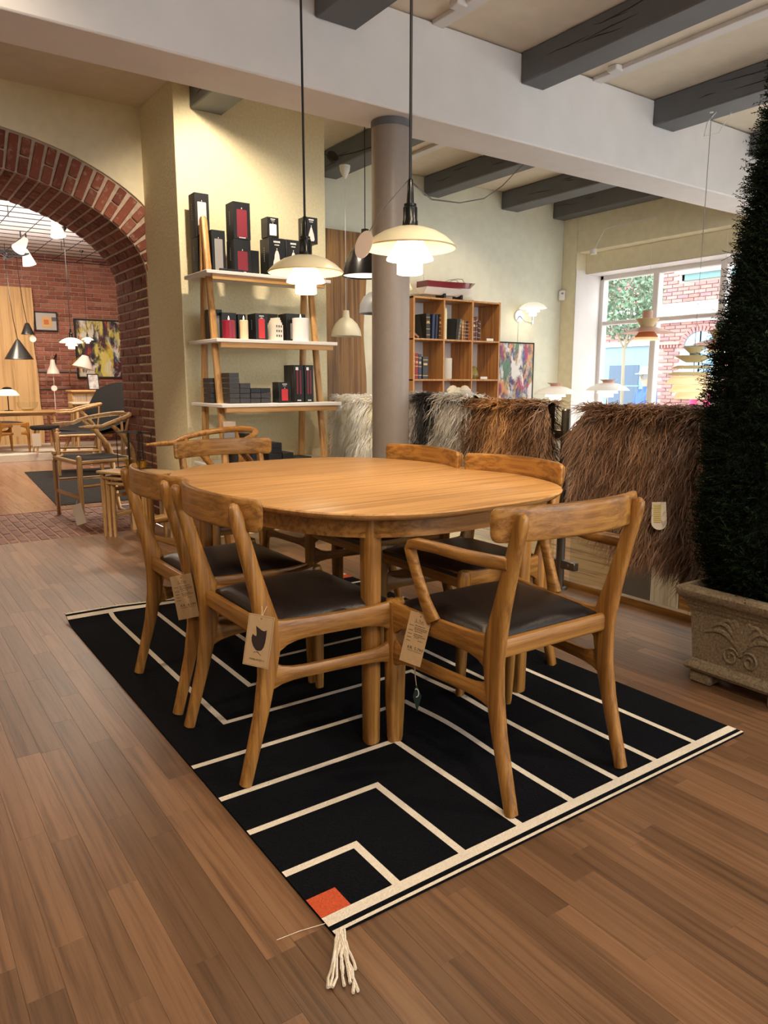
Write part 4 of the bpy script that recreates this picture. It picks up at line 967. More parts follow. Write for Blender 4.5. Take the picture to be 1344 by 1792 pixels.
for x in (-.10, .12): MB().prism([(-.06, 0), (.06, 0), (.06, .05), (.03, .038), (0, .034), (-.03, .038), (-.06, .05)], -.012, .012, Matrix.Translation((x, 0, 0)) @ Matrix.Rotation(PI/2, 4, 'Z') @ RX90).build('cradle', BLKM, mb_)
# paintings
def frame(name, label, cat, c, w, h, mat, axis='y', fr=BLKM, lean=0, rzz=0, fw_=.02):
    t = thing(name, label, cat, c, rzz); t.rotation_euler = (lean, 0, rzz)
    m = MB()
    for a, b, ww, hh in ((0, h/2, w, fw_), (0, -h/2, w, fw_), (-w/2, 0, fw_, h+fw_), (w/2, 0, fw_, h+fw_)): m.box((a, 0, b), (ww, .03, hh), .002)
    m.build('frame', fr, t); MB().box((0, -.006, 0), (w, .008, h), 0).build('canvas', mat, t, flat=True); return t
frame('abstract_painting', 'colourful abstract painting in thin dark frame right of bookshelf', 'painting', (5.73, 5.772, 1.09), .56, .84, painting('paint_a', [(.36, (80, 60, 110)), (.46, (60, 80, 140)), (.52, (150, 180, 200)), (.58, (90, 130, 100)), (.64, (214, 190, 110)), (.70, (214, 150, 100)), (.77, (170, 60, 100)), (.85, (225, 220, 215))], 4.0, 5), fw_=.014)
# live-edge slab on the far wall
SLAB = wood('slab_oak', (118, 82, 42), (152, 110, 60), 'Z', .55, scale=.5)
def slab(label, c, w, h, lean, rzz=0, t0=.045, mat=SLAB):
    t = thing('wood_slab', label, 'wood slab', c, rzz); t.rotation_euler = (lean, 0, rzz); N = 24; o = []
    for i in range(N+1): q = i/N; o.append((w/2+.018*math.sin(q*6+1)+.010*math.sin(q*17), h*q))
    for i in range(N, -1, -1): q = i/N; o.append((-w/2+.02*math.sin(q*5)+.008*math.sin(q*21), h*q))
    MB().prism(o, -t0/2, t0/2, RX90).build('board', mat, t); return t
slab('tall live edge oak slab leaning on far wall left of grey column', (3.48, 5.735, 0), .64, 2.40, -.004)
# wall lamp
wl_ = thing('wall_lamp', 'three-shade white glass wall lamp on chrome arm by the painting', 'lamp', (5.83, 5.62, 1.86)); 
OPALM = emis('opal_mid', (255, 240, 210), 1.6); ph_shades(wl_, .98, emis('opal_soft', (255, 244, 224), .55, (240, 236, 226)), OPALM)
MB().sweep([(0, 0, -.08), (0, 0, -.17)], .009, n=10).sweep([(0, 0, -.155), (-.02, .09, -.13), (-.03, .15, -.075), (-.03, .175, -.07)], .006, n=8).build('arm', CHROME, wl_)
MB().cyl((-.03, .179, -.07), .062, .018, 28, Matrix.Rotation(PI/2, 3, 'X')).build('wall_plate', CHROME, wl_)
MB().sweep([(-.03, .176, -.13), (-.032, .177, -.42)], .0015, n=5).build('cord', PRG, wl_)
point('wall_lamp_bulb', (5.83, 5.60, 1.72), 1.0, .04, (1, .86, .62))
sn = thing('wall_sensor', 'small white sensor box high in the corner by the window', 'sensor', (6.425, 5.765, 2.04), -.6); MB().box((0, 0, 0), (.07, .04, .11), .008).build('housing', WLAMP, sn); MB().box((0, -.021, .02), (.025, .004, .02), .001).build('lens', PRG, sn)
# hanging lamps behind the railing
def hang(name, label, loc, top, shade, prof, cord=.002, cm=PRW, group=None, bulb=0, extra=None):
    t = thing(name, label, 'lamp', loc, 0, group)
    MB().lathe(prof, n=40).build('shade', shade, t)
    zt = max(z for r, z in prof)
    MB().sweep([(0, 0, zt-.005), (0, 0, top-loc[2])], cord, n=6).build('cord', cm, t)
    MB().lathe([(0, top-loc[2]), (.045, top-loc[2]), (.040, top-loc[2]-.04), (.012, top-loc[2]-.095), (0, top-loc[2]-.1)], n=24).build('ceiling_cup', WLAMP if cm is PRW else BLACK, t)
    if bulb: MB().lathe([(0, -.012), (.138, -.012), (.138, -.008), (0, -.008)], n=32).build('diffuser', OPALM if 'OPALM' in globals() else OPALS, t); MB().lathe([(0, .06), (.02, .055), (.028, .03), (.02, .006), (0, 0)], n=16).build('bulb', OPALW, t)
    return t
bell = [(r*1.18, z*1.18) for r, z in [(.012, .150), (.022, .148), (.026, .10), (.045, .09), (.080, .055), (.103, .01), (.110, -.03), (.1075, -.03), (.10, .01), (.077, .052), (.043, .085), (.022, .095), (0, .10)]]
hang('pendant_lamp', 'white bell pendant on white cord hanging left of grey column', (3.385, 5.40, 1.515), 2.829, plain('white_glass_shade', (232, 224, 200), .4), bell)
bb2 = [(.012, .265), (.024, .262), (.026, .19), (.06, .17), (.10, .12), (.13, .05), (.148, -.02), (.145, -.02), (.127, .05), (.097, .115), (.056, .16), (0, .17)]
hang('pendant_lamp', 'black bell pendant half hidden behind the grey column', (2.665, 4.02, 1.775), 3.0, BLACK, bb2, .003, BLACK, bulb=1)
hang('pendant_lamp', 'grey dome pendant low behind the grey column', (2.93, 4.28, 1.56), 3.0, plain('grey_shade', (130, 132, 138), .4), [(.012, .15), (.05, .14), (.09, .11), (.115, .06), (.12, 0), (.118, 0), (.11, .06), (.086, .105), (0, .135)], .002, PRG)
hang('pendant_lamp', 'cream shade pendant just right of grey column above bookshelf', (3.30, 4.57, 1.775), 3.0, OPALS, [(.012, .10), (.05, .09), (.10, .05), (.125, 0), (.123, 0), (.095, .046), (0, .085)], .002, PRG)
ck = thing('cable_holder', 'round black cable holder hanging on grey joist left of column', 'cable holder', (3.06, 5.06, 2.76)); MB().cyl((0, 0, 0), .045, .02, 20, Matrix.Rotation(1.1, 3, 'X')).build('disc', BLKM, ck); MB().sweep([(-.25, .05, .12), (-.1, .02, .03), (0, 0, 0), (.15, -.1, .04), (.32, -.22, .10)], .004, n=6).build('cable', BLKM, ck)
# layered lamps by the window
def ph5(label, loc, top, cm, k=1.0):
    t = thing('layered_pendant', label, 'lamp', loc, 0, None)
    c1, c2 = plain('salmon_shade', (206, 160, 140), .5), plain('pale_yellow_shade', (226, 208, 160), .5)
    MB().lathe([(.04*k, .05*k), (.10*k, .035*k), (.18*k, .012*k), (.25*k, -.012*k), (.248*k, -.014*k), (.17*k, .008*k), (.09*k, .030*k)], n=44).build('wide_shade', c1, t)
    MB().lathe([(.06*k, .045*k), (.085*k, .085*k), (.115*k, .120*k), (.113*k, .122*k), (.082*k, .086*k), (.05*k, .05*k)], n=36).build('upper_reflector', c2, t)
    MB().lathe([(.0, .20*k), (.048*k, .20*k), (.050*k, .12*k), (.0, .12*k)], n=28).build('top_cap', cm, t)
    MB().lathe([(.075*k, -.005*k), (.115*k, -.055*k), (.113*k, -.057*k), (.07*k, -.008*k)], n=36).build('lower_shade', plain('copper_shade', (196, 122, 78), .45), t)
    MB().lathe([(.10*k, -.06*k), (.14*k, -.085*k), (.138*k, -.087*k), (.09*k, -.063*k)], n=36).build('bottom_ring', OPALS, t)
    MB().sweep([(0, 0, .2*k), (0, 0, top-loc[2])], .002, n=5).build('cord', PRW, t)
    return t
ph5('layered salmon pendant hanging before window left mullion', (6.50, 4.70, 1.60), 2.70, plain('salmon_cap', (206, 160, 140)))
ph5('layered orange pendant in window beside the dark conifer', (6.60, 3.97, 1.46), 2.60, plain('grey_cap', (120, 126, 126)), .95)
sb = thing('layered_pendant', 'large cream pendant of many stacked shades before the window', 'lamp', (4.705, 3.01, 1.085)); sb.scale = (.87, .87, .87); ivory = plain('ivory_shade', (238, 226, 182), .4)
for k, (z, r0, r1, h_) in enumerate(((-.115, .115, .130, .05), (-.060, .135, .168, .055), (.0, .140, .205, .065), (.070, .145, .200, .025), (.125, .120, .165, .02), (.17, .075, .145, .05), (.24, .045, .09, .05))):
    up_ = k >= 5
    P = [(r0, z+h_), (r1, z), (r1-.002, z-.002), (r0-.004, z+h_-.003)] if not up_ else [(r0*.8, z), (r1, z+h_), (r1-.002, z+h_+.002), (r0*.8-.004, z+.003)]
    if k == 2: P = [(.10, z+h_), (.16, z+h_*.85), (r1, z), (r1-.003, z-.003), (.15, z+h_*.75), (.10, z+h_-.005)]
    MB().lathe(P, n=44).build('shade_ring', ivory if k > 2 else OPALS, sb)
m = MB()
for k in range(3): a = k*2.1+.5; m.sweep([(.10*math.cos(a), .10*math.sin(a), -.11), (.11*math.cos(a), .11*math.sin(a), .05), (.05*math.cos(a), .05*math.sin(a), .24)], .004, n=6)
m.build('struts', CHROME, sb); MB().lathe([(0, .30), (.03, .30), (.035, .22), (0, .20)], n=20).build('socket', plain('grey_cap', (120, 126, 126)), sb)
MB().sweep([(0, 0, .3), (.01, .005, 1.1), (0, 0, 2.02)], .003, n=6).build('cord', PRG, sb)
MB().lathe([(0, 2.20), (.060, 2.20), (.058, 2.16), (.052, 2.11), (.034, 2.045), (.012, 2.0), (0, 1.995)], (0, 0, 0), 28).build('ceiling_cup', WLAMP, sb)
lp = [(.03, .0, 2.06), (.10, -.07, 2.14), (.13, -.09, 2.02), (.05, -.04, 1.86), (-.03, .03, 1.84), (-.02, .02, 1.93), (.06, -.05, 2.06), (.14, -.10, 2.19)]
MB().sweep(lp, .0035, n=6).build('cord_loop', PRW, sb)
for x, y, z, lab in ((6.36, 5.03, 1.03, 'white layered table lamp on the window ledge under salmon pendant'), (5.86, 5.29, .995, 'white layered table lamp at left of window, behind brown sheepskin')):
    t = thing('table_lamp', lab, 'lamp', (x, y, z)); gl = emis('white_glass_lit', (255, 246, 232), .18, (244, 240, 234)) if 'white_glass_lit' not in MATS else MATS['white_glass_lit']
    MB().lathe([(.05, .062), (.11, .050), (.18, .020), (.225, -.015), (.222, -.018), (.175, .014), (.1, .04), (.05, .05)], n=44).build('outer_shade', gl, t)
    MB().lathe([(.06, .03), (.10, -.02), (.105, -.045), (.10, -.045), (.05, .02)], n=36).build('middle_shade', OPALM, t); MB().lathe([(.04, 0), (.062, -.06), (.060, -.085), (0, -.085)], n=28).build('inner_shade', OPALM, t)
    MB().lathe([(0, .095), (.09, .095), (.06, .08), (.05, .06), (0, .06)], n=28).build('top_disc', plain('salmon_shade', (206, 160, 140)), t)
    MB().sweep([(0, 0, -.085), (0, 0, -z+.60)], .009, n=10).lathe([(0, -z+.585), (.085, -z+.585), (.08, -z+.60), (.012, -z+.615), (0, -z+.615)], n=30).build('stand', CHROME, t)
t = thing('lamp_cord', 'white cord looped along the window lintel to salmon pendant', 'cable', (6.42, 5.35, 2.45)); MB().sweep([(0, 0, 0), (0, -.13, .20), (0, -.4, .21), (0, -.73, .215), (.0, -.75, .20)], .005, n=6).build('cord', PRW, t); MB().lathe([(0, -.03), (.035, -.03), (.035, .02), (.02, .035), (0, .035)], (0, 0, 0), 16).build('holder', WLAMP, t)
ld = thing('window_bench', 'long white display bench below the window', 'bench', (6.25, 3.6, 0)); MB().box((0, 0, .555), (1.0, 3.9, .055), .004).build('bench_top', WHITE, ld)
for y in (-1.9, -.65, .65, 1.9): MB().box((0, y, .264), (.96, .03, .527), .003).build('support', WHITE, ld)
MB().box((-.47, 0, .29), (.02, 3.8, .46), .003).build('front_panel', WHITE, ld)
cu = thing('striped_cushion', 'blue and white striped cushion seen between the brown sheepskins', 'cushion', (5.1, 4.17, .58), .5); m = MB()
def pillow(w, h, d, N=12):
    V = []; F = []
    for s in (1, -1):
        for i in range(N+1):
            for j in range(N+1):
                u, v = 2*i/N-1, 2*j/N-1; V.append((u*w/2*(1-.06*v*v), s*d/2*max(0, (1-u**4)*(1-v**4))**.5, v*h/2*(1-.06*u*u)))
    for s in range(2):
        for i in range(N):
            for j in range(N): q = s*(N+1)**2+i*(N+1)+j; f_ = (q, q+N+1, q+N+2, q+1); F.append(f_ if s == 0 else f_[::-1])
    mm = MB(); mm.add(V, F); return mm
stp = NT('striped_fabric'); tc = stp.n('ShaderNodeTexCoord'); wv = stp.n('ShaderNodeTexWave', Scale=14.0); wv.bands_direction = 'Z'; stp.l(tc.outputs['Object'], wv.inputs[0]); stp.l(stp.ramp(wv.outputs[0], [(.45, lin((40, 56, 96))), (.55, lin((230, 232, 236)))]), stp.b.inputs['Base Color'])
pillow(.42, .42, .14).build('cover', stp.m, cu, recalc=True); cu.rotation_euler = (.25, .2, .5)
so = thing('pale_daybed', 'pale daybed with a mattress beyond the stair opening', 'daybed', (5.15, 4.2, 0)); MB().box((0, 0, .27), (.75, 1.7, .16), .03).build('mattress', plain('pale_linen', (222, 214, 198), .9), so); MB().box((0, 0, .165), (.78, 1.74, .05), .004).build('frame', OAKL['Y'], so)
for sx in (-1, 1):
    for sy in (-1, 1): MB().sweep([(sx*.35, sy*.82, 0), (sx*.35, sy*.82, .15)], .02, n=10).build('leg', BLKM, so)
fl2 = thing('white_ornament', 'white petal shaped ornament behind the grey sheepskin', 'ornament', (3.75, 4.35, .99)); m = MB()
for k in range(7): a = k*.9; m.lathe([(0, -.02), (.045, 0), (.05, .02), (.02, .05), (0, .055)], (.05*math.cos(a), .07*math.sin(a), .015*(k % 3)), 12)
MB_ = m.build('petals', plain('ceramic_white', (236, 226, 210)), fl2, kind='stuff'); MB().sweep([(0, 0, -.99), (0, 0, -.02)], .012, n=8).lathe([(0, -.99), (.12, -.99), (.12, -.975), (0, -.97)], n=24).build('stand', WLAMP, fl2)
# ================================================================== PLANTER WITH CONIFER
pt_ = thing('stone_planter', 'square cast stone planter with carved scroll relief', 'planter', (2.615, 1.292, 0))
def ringlv(lv, mat, nm, inner=True):
    V = []; F = []
    for h_, z in lv: V += [(-h_, -h_, z), (h_, -h_, z), (h_, h_, z), (-h_, h_, z)]
    for i in range(len(lv)-1):
        for k in range(4): l = (k+1) % 4; F.append((i*4+k, i*4+l, i*4+4+l, i*4+4+k))
    m = MB(); m.add(V, F); return m.build(nm, mat, pt_, ang=30)
ringlv([(.182, .045), (.198, .050), (.205, .062), (.201, .074), (.190, .082), (.183, .092), (.195, .272), (.197, .280), (.204, .288), (.206, .298), (.212, .304), (.216, .318), (.229, .330), (.235, .343), (.238, .356), (.233, .366), (.222, .370), (.205, .372), (.202, .345), (.198, .325)], STONE, 'pot_body')
ringlv([(.182, .046), (.0, .046)], STONE, 'pot_base')
for sx in (-1, 1):
    for sy in (-1, 1): MB().box((sx*.146, sy*.146, .0245), (.085, .085, .047), .006).build('foot', STONE, pt_)
rel = MB()
def relc(pts, r0=.008):      # curve on the face towards -X: u along -Y (to the right as seen), v up
    P = []
    for u, v in pts: P.append((-.183-.012*(v-.092)/.180-.0008, -u*.86, v))
    rel.sweep(P, [(.006, r0*(.45+.55*math.sin(PI*min(1, .15+.85*i/(len(P)-1))))) for i in range(len(P))], (1, 0, 0), 8)
for s in (-1, 1):
    sp = []
    for i in range(26): a = PI*.1+i/25*1.55*2*PI; r = .036*(1-i/32); sp.append((s*(.040-r*math.cos(a)), .140+r*math.sin(a)))
    relc(sp, .0052)
    for e, (u1, v1, b) in enumerate(((.155, .205, .02), (.125, .232, .022), (.085, .250, .02), (.045, .262, .012))):
        P = []
        for i in range(12): q = i/11; P.append((s*u1*q**1.1, .165+(v1-.165)*math.sin(q*PI*.62)/math.sin(PI*.62)+b*math.sin(PI*q))); 
        relc(P, .009)
relc([(0, .150), (0, .20), (0, .245), (0, .262)], .012)
rel.build('carved_relief', STONE, pt_, kind='stuff')
MB().box((0, 0, .30), (.392, .392, .05), .002).build('soil', plain('dark_soil', (26, 20, 16), .95, noise=.4, nscale=60, bump=.6), pt_)
tr = thing('conifer_tree', 'tall dark clipped conifer growing in the stone planter', 'tree', (2.615, 1.292, .32))
MB().sweep([(0, 0, 0), (0, 0, .4), (.01, 0, 1.2), (0, 0, 2.5)], [.035, .03, .02, .006], n=10).build('trunk', plain('bark', (60, 44, 32), .9, noise=.3, nscale=40), tr)
def conR(z):    # crown radius at height z above the floor
    return np.interp(z, [.33, .40, .55, .8, 1.04, 1.32, 1.64, 2.03, 2.3, 2.6, 2.85, 2.95], [.15, .22, .265, .272, .270, .240, .190, .140, .105, .07, .035, .015])
def needles(name, n, parent):
    z = nrs.uniform(.36, 2.93, n*3); keep = nrs.uniform(0, .30, n*3) < conR(z)+.05; z = z[keep][:n]; n = len(z)
    a = nrs.uniform(0, 2*PI, n); rr = conR(z)*(.86+.10*np.sin(a*5+z*9)*.6+nrs.normal(0, .055, n))
    d = np.stack([np.cos(a), np.sin(a), nrs.uniform(-.25, .75, n)], 1)+nrs.normal(0, .35, (n, 3)); d /= np.linalg.norm(d, axis=1)[:, None]
    base = np.stack([rr*np.cos(a), rr*np.sin(a), z-.32], 1)-d*.02; L = nrs.uniform(.03, .085, n)
    K = 9; side = np.cross(d, nrs.normal(0, 1, (n, 3))); side /= np.linalg.norm(side, axis=1)[:, None]; oth = np.cross(d, side)
    Q = []
    for k in range(K):
        q = (k+.5)/K; p = base+d*(L*q)[:, None]; s = 1 if k % 2 else -1
        nd = d*.6+side*(s*.8)+oth*nrs.normal(0, .35, (n, 1)); nd /= np.linalg.norm(nd, axis=1)[:, None]; ln = (.015*(1-.45*q))*nrs.uniform(.8, 1.2, (n, 1)); w_ = oth*.0022
        Q.append(np.stack([p-w_, p+w_, p+nd*ln+w_*.3, p+nd*ln-w_*.3], 1))
    Q.append(np.stack([base-side*.0012, base+side*.0012, base+d*L[:, None]+side*.0008, base+d*L[:, None]-side*.0008], 1))
    V = np.stack(Q, 1).reshape(-1, 3); F = np.arange(len(V)).reshape(-1, 4)
    me = bpy.data.meshes.new(name); me.vertices.add(len(V)); me.vertices.foreach_set('co', V.ravel()); me.loops.add(F.size); me.loops.foreach_set('vertex_index', F.ravel().astype(np.int32)); me.polygons.add(len(F)); me.polygons.foreach_set('loop_start', (np.arange(len(F))*4).astype(np.int32)); me.update(calc_edges=True)
    me.materials.append(NEED); ca_ = me.color_attributes.new('Col', 'FLOAT_COLOR', 'POINT'); C = np.ones((n, (K+1)*4, 4)); c0 = L3((9, 17, 12)); c1 = L3((30, 44, 22)); q = (nrs.uniform(0, 1, n)**3)[:, None]; C[:, :, :3] = (c0*(1-q)+c1*q)[:, None, :]; ca_.data.foreach_set('color', C.ravel())
    o = link(name, me, parent); o['kind'] = 'stuff'; return o
NEED = attrmat('conifer_needles', .85, .08)
needles('foliage', 26000, tr)
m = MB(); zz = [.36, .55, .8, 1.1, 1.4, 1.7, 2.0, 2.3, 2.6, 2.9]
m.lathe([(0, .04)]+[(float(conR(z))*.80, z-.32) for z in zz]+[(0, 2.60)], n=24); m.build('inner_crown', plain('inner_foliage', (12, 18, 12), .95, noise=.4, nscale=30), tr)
# ================================================================== BACK ROOM FURNITURE
slab('tall pale live edge oak slab on back room brick wall', (2.03, 13.24, .10), .66, 2.48, 0, 0, .05, wood('slab_pale', (196, 158, 108), (208, 172, 122), 'Z', .6, scale=.4))
sm = frame('small_picture', 'small black framed picture of a tan box on back brick wall', 'picture', (2.55, 13.262, 2.07), .33, .29, plain('picture_grey', (176, 172, 172), .6), fw_=.022)
MB().box((.01, -.013, -.01), (.15, .004, .16), .02).build('picture_shape', plain('picture_tan', (206, 166, 110), .6), sm); MB().box((.0, -.017, -.01), (.075, .003, .075), .002).build('picture_square', plain('picture_orange', (190, 110, 60), .6), sm); MB().box((.115, -.013, .04), (.09, .003, .06), .002).build('picture_bar', plain('picture_dark', (90, 90, 94), .6), sm)
frame('large_painting', 'large yellow and dark abstract painting on back room brick wall', 'painting', (3.42, 13.258, 1.65), .86, .95, painting('paint_b', [(.34, (30, 32, 52)), (.44, (70, 94, 130)), (.50, (60, 84, 60)), (.56, (196, 184, 70)), (.62, (206, 196, 110)), (.66, (70, 40, 56)), (.72, (60, 30, 44)), (.78, (180, 70, 50)), (.85, (210, 210, 200))], 2.4, 8), fw_=.03)
p2 = pendant('pendant_lamp', 'white three-shade pendant in back room, larger one before painting', (2.263, 10.292, 1.60), 3.02); 
for c in p2.children:
    if c.name.startswith('outer'): c.data = c.data.copy(); c.data.materials[0] = MATS['white_glass_lit']
p3 = pendant('pendant_lamp', 'small white three-shade pendant in back room before big painting', (2.826, 11.793, 1.72), 1.72+1.28/.62, None); p3.scale = (.62, .62, .62)
for c in p3.children:
    if c.name.startswith('outer'): c.data = c.data.copy(); c.data.materials[0] = MATS['white_glass_lit']
def cone(label, loc, r, h, top, mat):
    t = thing('cone_pendant', label, 'lamp', loc)
    MB().lathe([(.012, h), (.03, h*.93), (r, 0), (r-.004, 0), (.026, h*.9), (0, h*.92)], n=36).build('cone_shade', mat, t); MB().lathe([(0, .03), (r*.72, .012), (r*.70, .008), (0, .008)], n=28).build('diffuser', OPALW, t)
    MB().sweep([(0, 0, h), (-.03, .02, h+.25), (-.055, .04, h+.7), (-.06, .05, top-loc[2])], .005, n=5).build('cord', BLACK, t)
cone('big black cone pendant in back room at far left', (1.87, 11.78, 1.42), .19, .28, 3.0, plain('gunmetal', (58, 58, 58), .3, .6))
cone('small black cone pendant above the big one in back room', (2.10, 12.30, 1.80), .095, .17, 3.0, plain('gunmetal', (58, 58, 58)))
for x, y, z, lab in ((2.16, 12.28, 1.735, 'round white paper tag below small black cone pendant'), (2.515, 12.846, 1.0, 'round white paper tag below bell wall lamp in back room')):
    t = thing('disc_tag', lab, 'tag', (x, y, z)); MB().cyl((0, 0, 0), .046, .003, 24, Matrix.Rotation(PI/2, 3, 'X')).build('card', WLAMP, t); MB().sweep([(0, 0, .04), (0, 0, .12)], .002, n=4).build('string', STRING, t)
tr_ = thing('wall_rail', 'dark metal lamp rail fixed along back room brick wall', 'rail', (2.55, 13.26, 1.27)); MB().sweep([(-.45, 0, 0), (.55, 0, 0)], .012, n=8).sweep([(-.45, 0, -.28), (.30, 0, -.28)], .008, n=8).build('bars', GREYB, tr_)
t = thing('wall_lamp', 'white bell lamp on swing arm on back room brick wall', 'lamp', (2.52, 12.85, 1.26)); MB().lathe([(.0, .20), (.03, .19), (.045, .10), (.085, .02), (.095, -.03), (.09, -.03), (.04, .09), (0, .17)], n=28).build('shade', WLAMP, t); MB().sweep([(0, 0, .15), (.09, .12, .28), (.11, .42, .02)], .010, n=6).build('arm', BLACK, t); MB().sweep([(0, 0, -.03), (-.01, 0, -.6)], .004, n=5).build('cord', PRW, t)
t = thing('wall_lamp', 'white shade lamp on curved brass arm beside big painting', 'lamp', (2.92, 12.6, 1.32)); MB().lathe([(.05, .20), (.17, 0), (.165, 0), (.046, .19), (0, .19)], n=28, M=Matrix.Rotation(.25, 3, 'Y')).build('shade', WLAMP, t); MB().sweep([(0, 0, .19), (-.12, .1, .12), (-.15, .3, -.10), (-.08, .64, -.28)], .008, n=6).build('arm', BRASS, t)
def table(label, name, loc, rz_, L, d, h, mat=OAKL, topm=None, legt=.022, inset=.08):
    t = thing(name, label, 'table', loc, rz_); MB().box((0, 0, h-.014), (L, d, .028), .008).build('table_top', topm or mat['X'], t)
    for sx in (-1, 1):
        for sy in (-1, 1): MB().sweep([(sx*(L/2-inset*.6), sy*(d/2-inset*.6), 0), (sx*(L/2-inset), sy*(d/2-inset), h-.028)], [legt*.7, legt], n=10).build('leg', mat['Z'], t)
    MB().box((0, 0, h-.05), (L-2*inset, d-2*inset, .045), .004).build('apron', mat['X'], t); return t
table('long pale oak table in back room at far left with lamp', 'long_table', (1.35, 12.25, .10), 0, 2.1, .6, .575)
t = thing('table_lamp', 'table lamp with wide white shade and black top in back room', 'lamp', (1.745, 12.24, .676)); MB().lathe([(.05, .33), (.12, .29), (.165, .225), (.16, .225), (.11, .285), (.04, .325)], n=36).build('shade', MATS['white_glass_lit'], t); MB().lathe([(0, .355), (.05, .345), (.075, .320), (0, .325)], n=28).build('top_cap', BLACK, t); MB().lathe([(0, 0), (.06, 0), (.06, .008), (.008, .014), (.007, .32), (0, .32)], n=20).build('stand', BLKM, t)
t = thing('glass_bowl', 'clear glass bowl on the long table in back room', 'bowl', (1.98, 12.10, .676)); MB().lathe([(0, 0), (.06, 0), (.13, .05), (.145, .13), (.14, .13), (.125, .055), (.055, .008), (0, .008)], n=36).build('bowl_body', GLASS, t); MB().lathe([(0, .012), (.055, .012), (.09, .04), (0, .04)], n=24).build('pebbles', plain('cream_wax', (240, 220, 176)), t)
t = thing('footstool', 'footstool with black seat and oak legs beside lounge chair', 'stool', (2.07, 11.42, .10)); MB().lathe([(0, .33), (.17, .33), (.20, .355), (.19, .385), (0, .40)], n=28).build('seat', FABB, t)
for s in (-1, 1):
    for q in (-1, 1): MB().sweep([(s*.15, q*.15, 0), (s*.11, q*.11, .33)], [.012, .018], n=10).build('leg', OAKL['Z'], t)
hl = thing('hang_label', 'pale label hanging on the footstool in back room', 'tag', (1.92, 11.25, .30)); MB().box((0, 0, 0), (.11, .002, .18), .0005).build('card', plain('pale_card', (206, 194, 178)), hl)
lc_ = thing('lounge_chair', 'black shell lounge chair on oak base in back room', 'armchair', (2.62, 10.75, .0), 1.9); lc_.scale = (1.3, 1.3, 1.12); m = MB(); V = []; F = []; N, M_ = 12, 10
for i in range(N+1):
    for j in range(M_+1):
        u, v = 2*i/N-1, j/M_
        if v < .45: y = .30-v/.45*.50; z = .40-.03*math.sin(v/.45*PI)+.16*abs(u)**3*(v/.45)
        else: q = (v-.45)/.55; y = -.20-.16*q+.12*abs(u)**2.5; z = .40+.58*q-.10*abs(u)**3*q+.16*abs(u)**3*(1-q)
        V.append((u*(.40-.06*v), y, z))
for i in range(N):
    for j in range(M_): a = i*(M_+1)+j; F.append((a, a+M_+1, a+M_+2, a+1))
k = len(V); V += [(x, y-.03, z-.03) for x, y, z in V]; F += [tuple(e+k for e in q[::-1]) for q in F]
m.add(V, F); m.build('shell', FABB, lc_, ang=70)
for s in (-1, 1):
    MB().sweep([(s*.30, .28, 0), (s*.24, .15, .36)], [.014, .02], n=10).build('leg', OAKL['Z'], lc_); MB().sweep([(s*.28, -.30, 0), (s*.22, -.15, .38)], [.014, .02], n=10).build('leg', OAKL['Z'], lc_)
MB().box((0, 0, .34), (.5, .04, .04), .006).build('cross_bar', OAKL['X'], lc_)
table('pale topped oak table at right of the back room', 'dining_table', (3.05, 11.80, .10), -.12, 1.05, .7, .70, topm=OAKP)
ds = thing('oak_desk', 'light oak desk against back wall under the big painting', 'desk', (3.2, 12.5, .10)); MB().box((0, 0, .86), (1.1, .42, .03), .006).build('desk_top', OAKL['X'], ds); MB().box((0, .05, .72), (1.04, .32, .25), .006).build('drawer_case', OAKL['X'], ds)
for s in (-1, 1):
    MB().box((s*.26, -.115, .72), (.48, .012, .19), .004).build('drawer', OAKP, ds)
    for q in (-1, 1): MB().sweep([(s*.50, q*.17, 0), (s*.48, q*.15, .60)], [.016, .022], n=10).build('leg', OAKL['Z'], ds)
frame('photo_frame', 'small black photo frame standing on the oak desk', 'photo frame', (3.02, 12.42, 1.10), .16, .24, plain('photo_print', (190, 190, 194), .4, noise=.5, nscale=14), fw_=.014, lean=-.2)
sp = [(w1, (2.10, 9.55, -.010), PI/2-.2, 'oak wishbone chair with black seat beyond brick threshold, before lounge chair')]
for o, l_, r_, lab in sp: dup(o, l_, r_, lab)
bc = chair('oak chair with kraft label at left edge of back room', None); bc.location = (1.58, 11.75, .10); bc.rotation_euler = (0, 0, -1.2); bc.scale = (.95, .95, .95)
hl = thing('hang_label', 'kraft label on the chair at left edge of back room', 'tag', (1.72, 11.50, .42)); MB().box((0, 0, 0), (.10, .002, .16), .0005).build('card', KRAFT, hl)
rg = thing('floor_rug', 'dark patterned rug on back room floor behind the threshold', 'rug', (2.05, 8.45, 0), -.07); MB().box((0, 0, .003), (1.25, 2.9, .006), .002).build('ground_weave', plain('dark_rug', (13, 13, 15), .95, noise=.5, nscale=22, bump=.4), rg)
m = MB()
for i in range(14): m.box((0, -1.35+i*.208, .0066), (1.1, .012, .0008), 0)
m.build('woven_line', plain('rug_grey_line', (44, 44, 47), .95), rg, flat=True, kind='stuff')
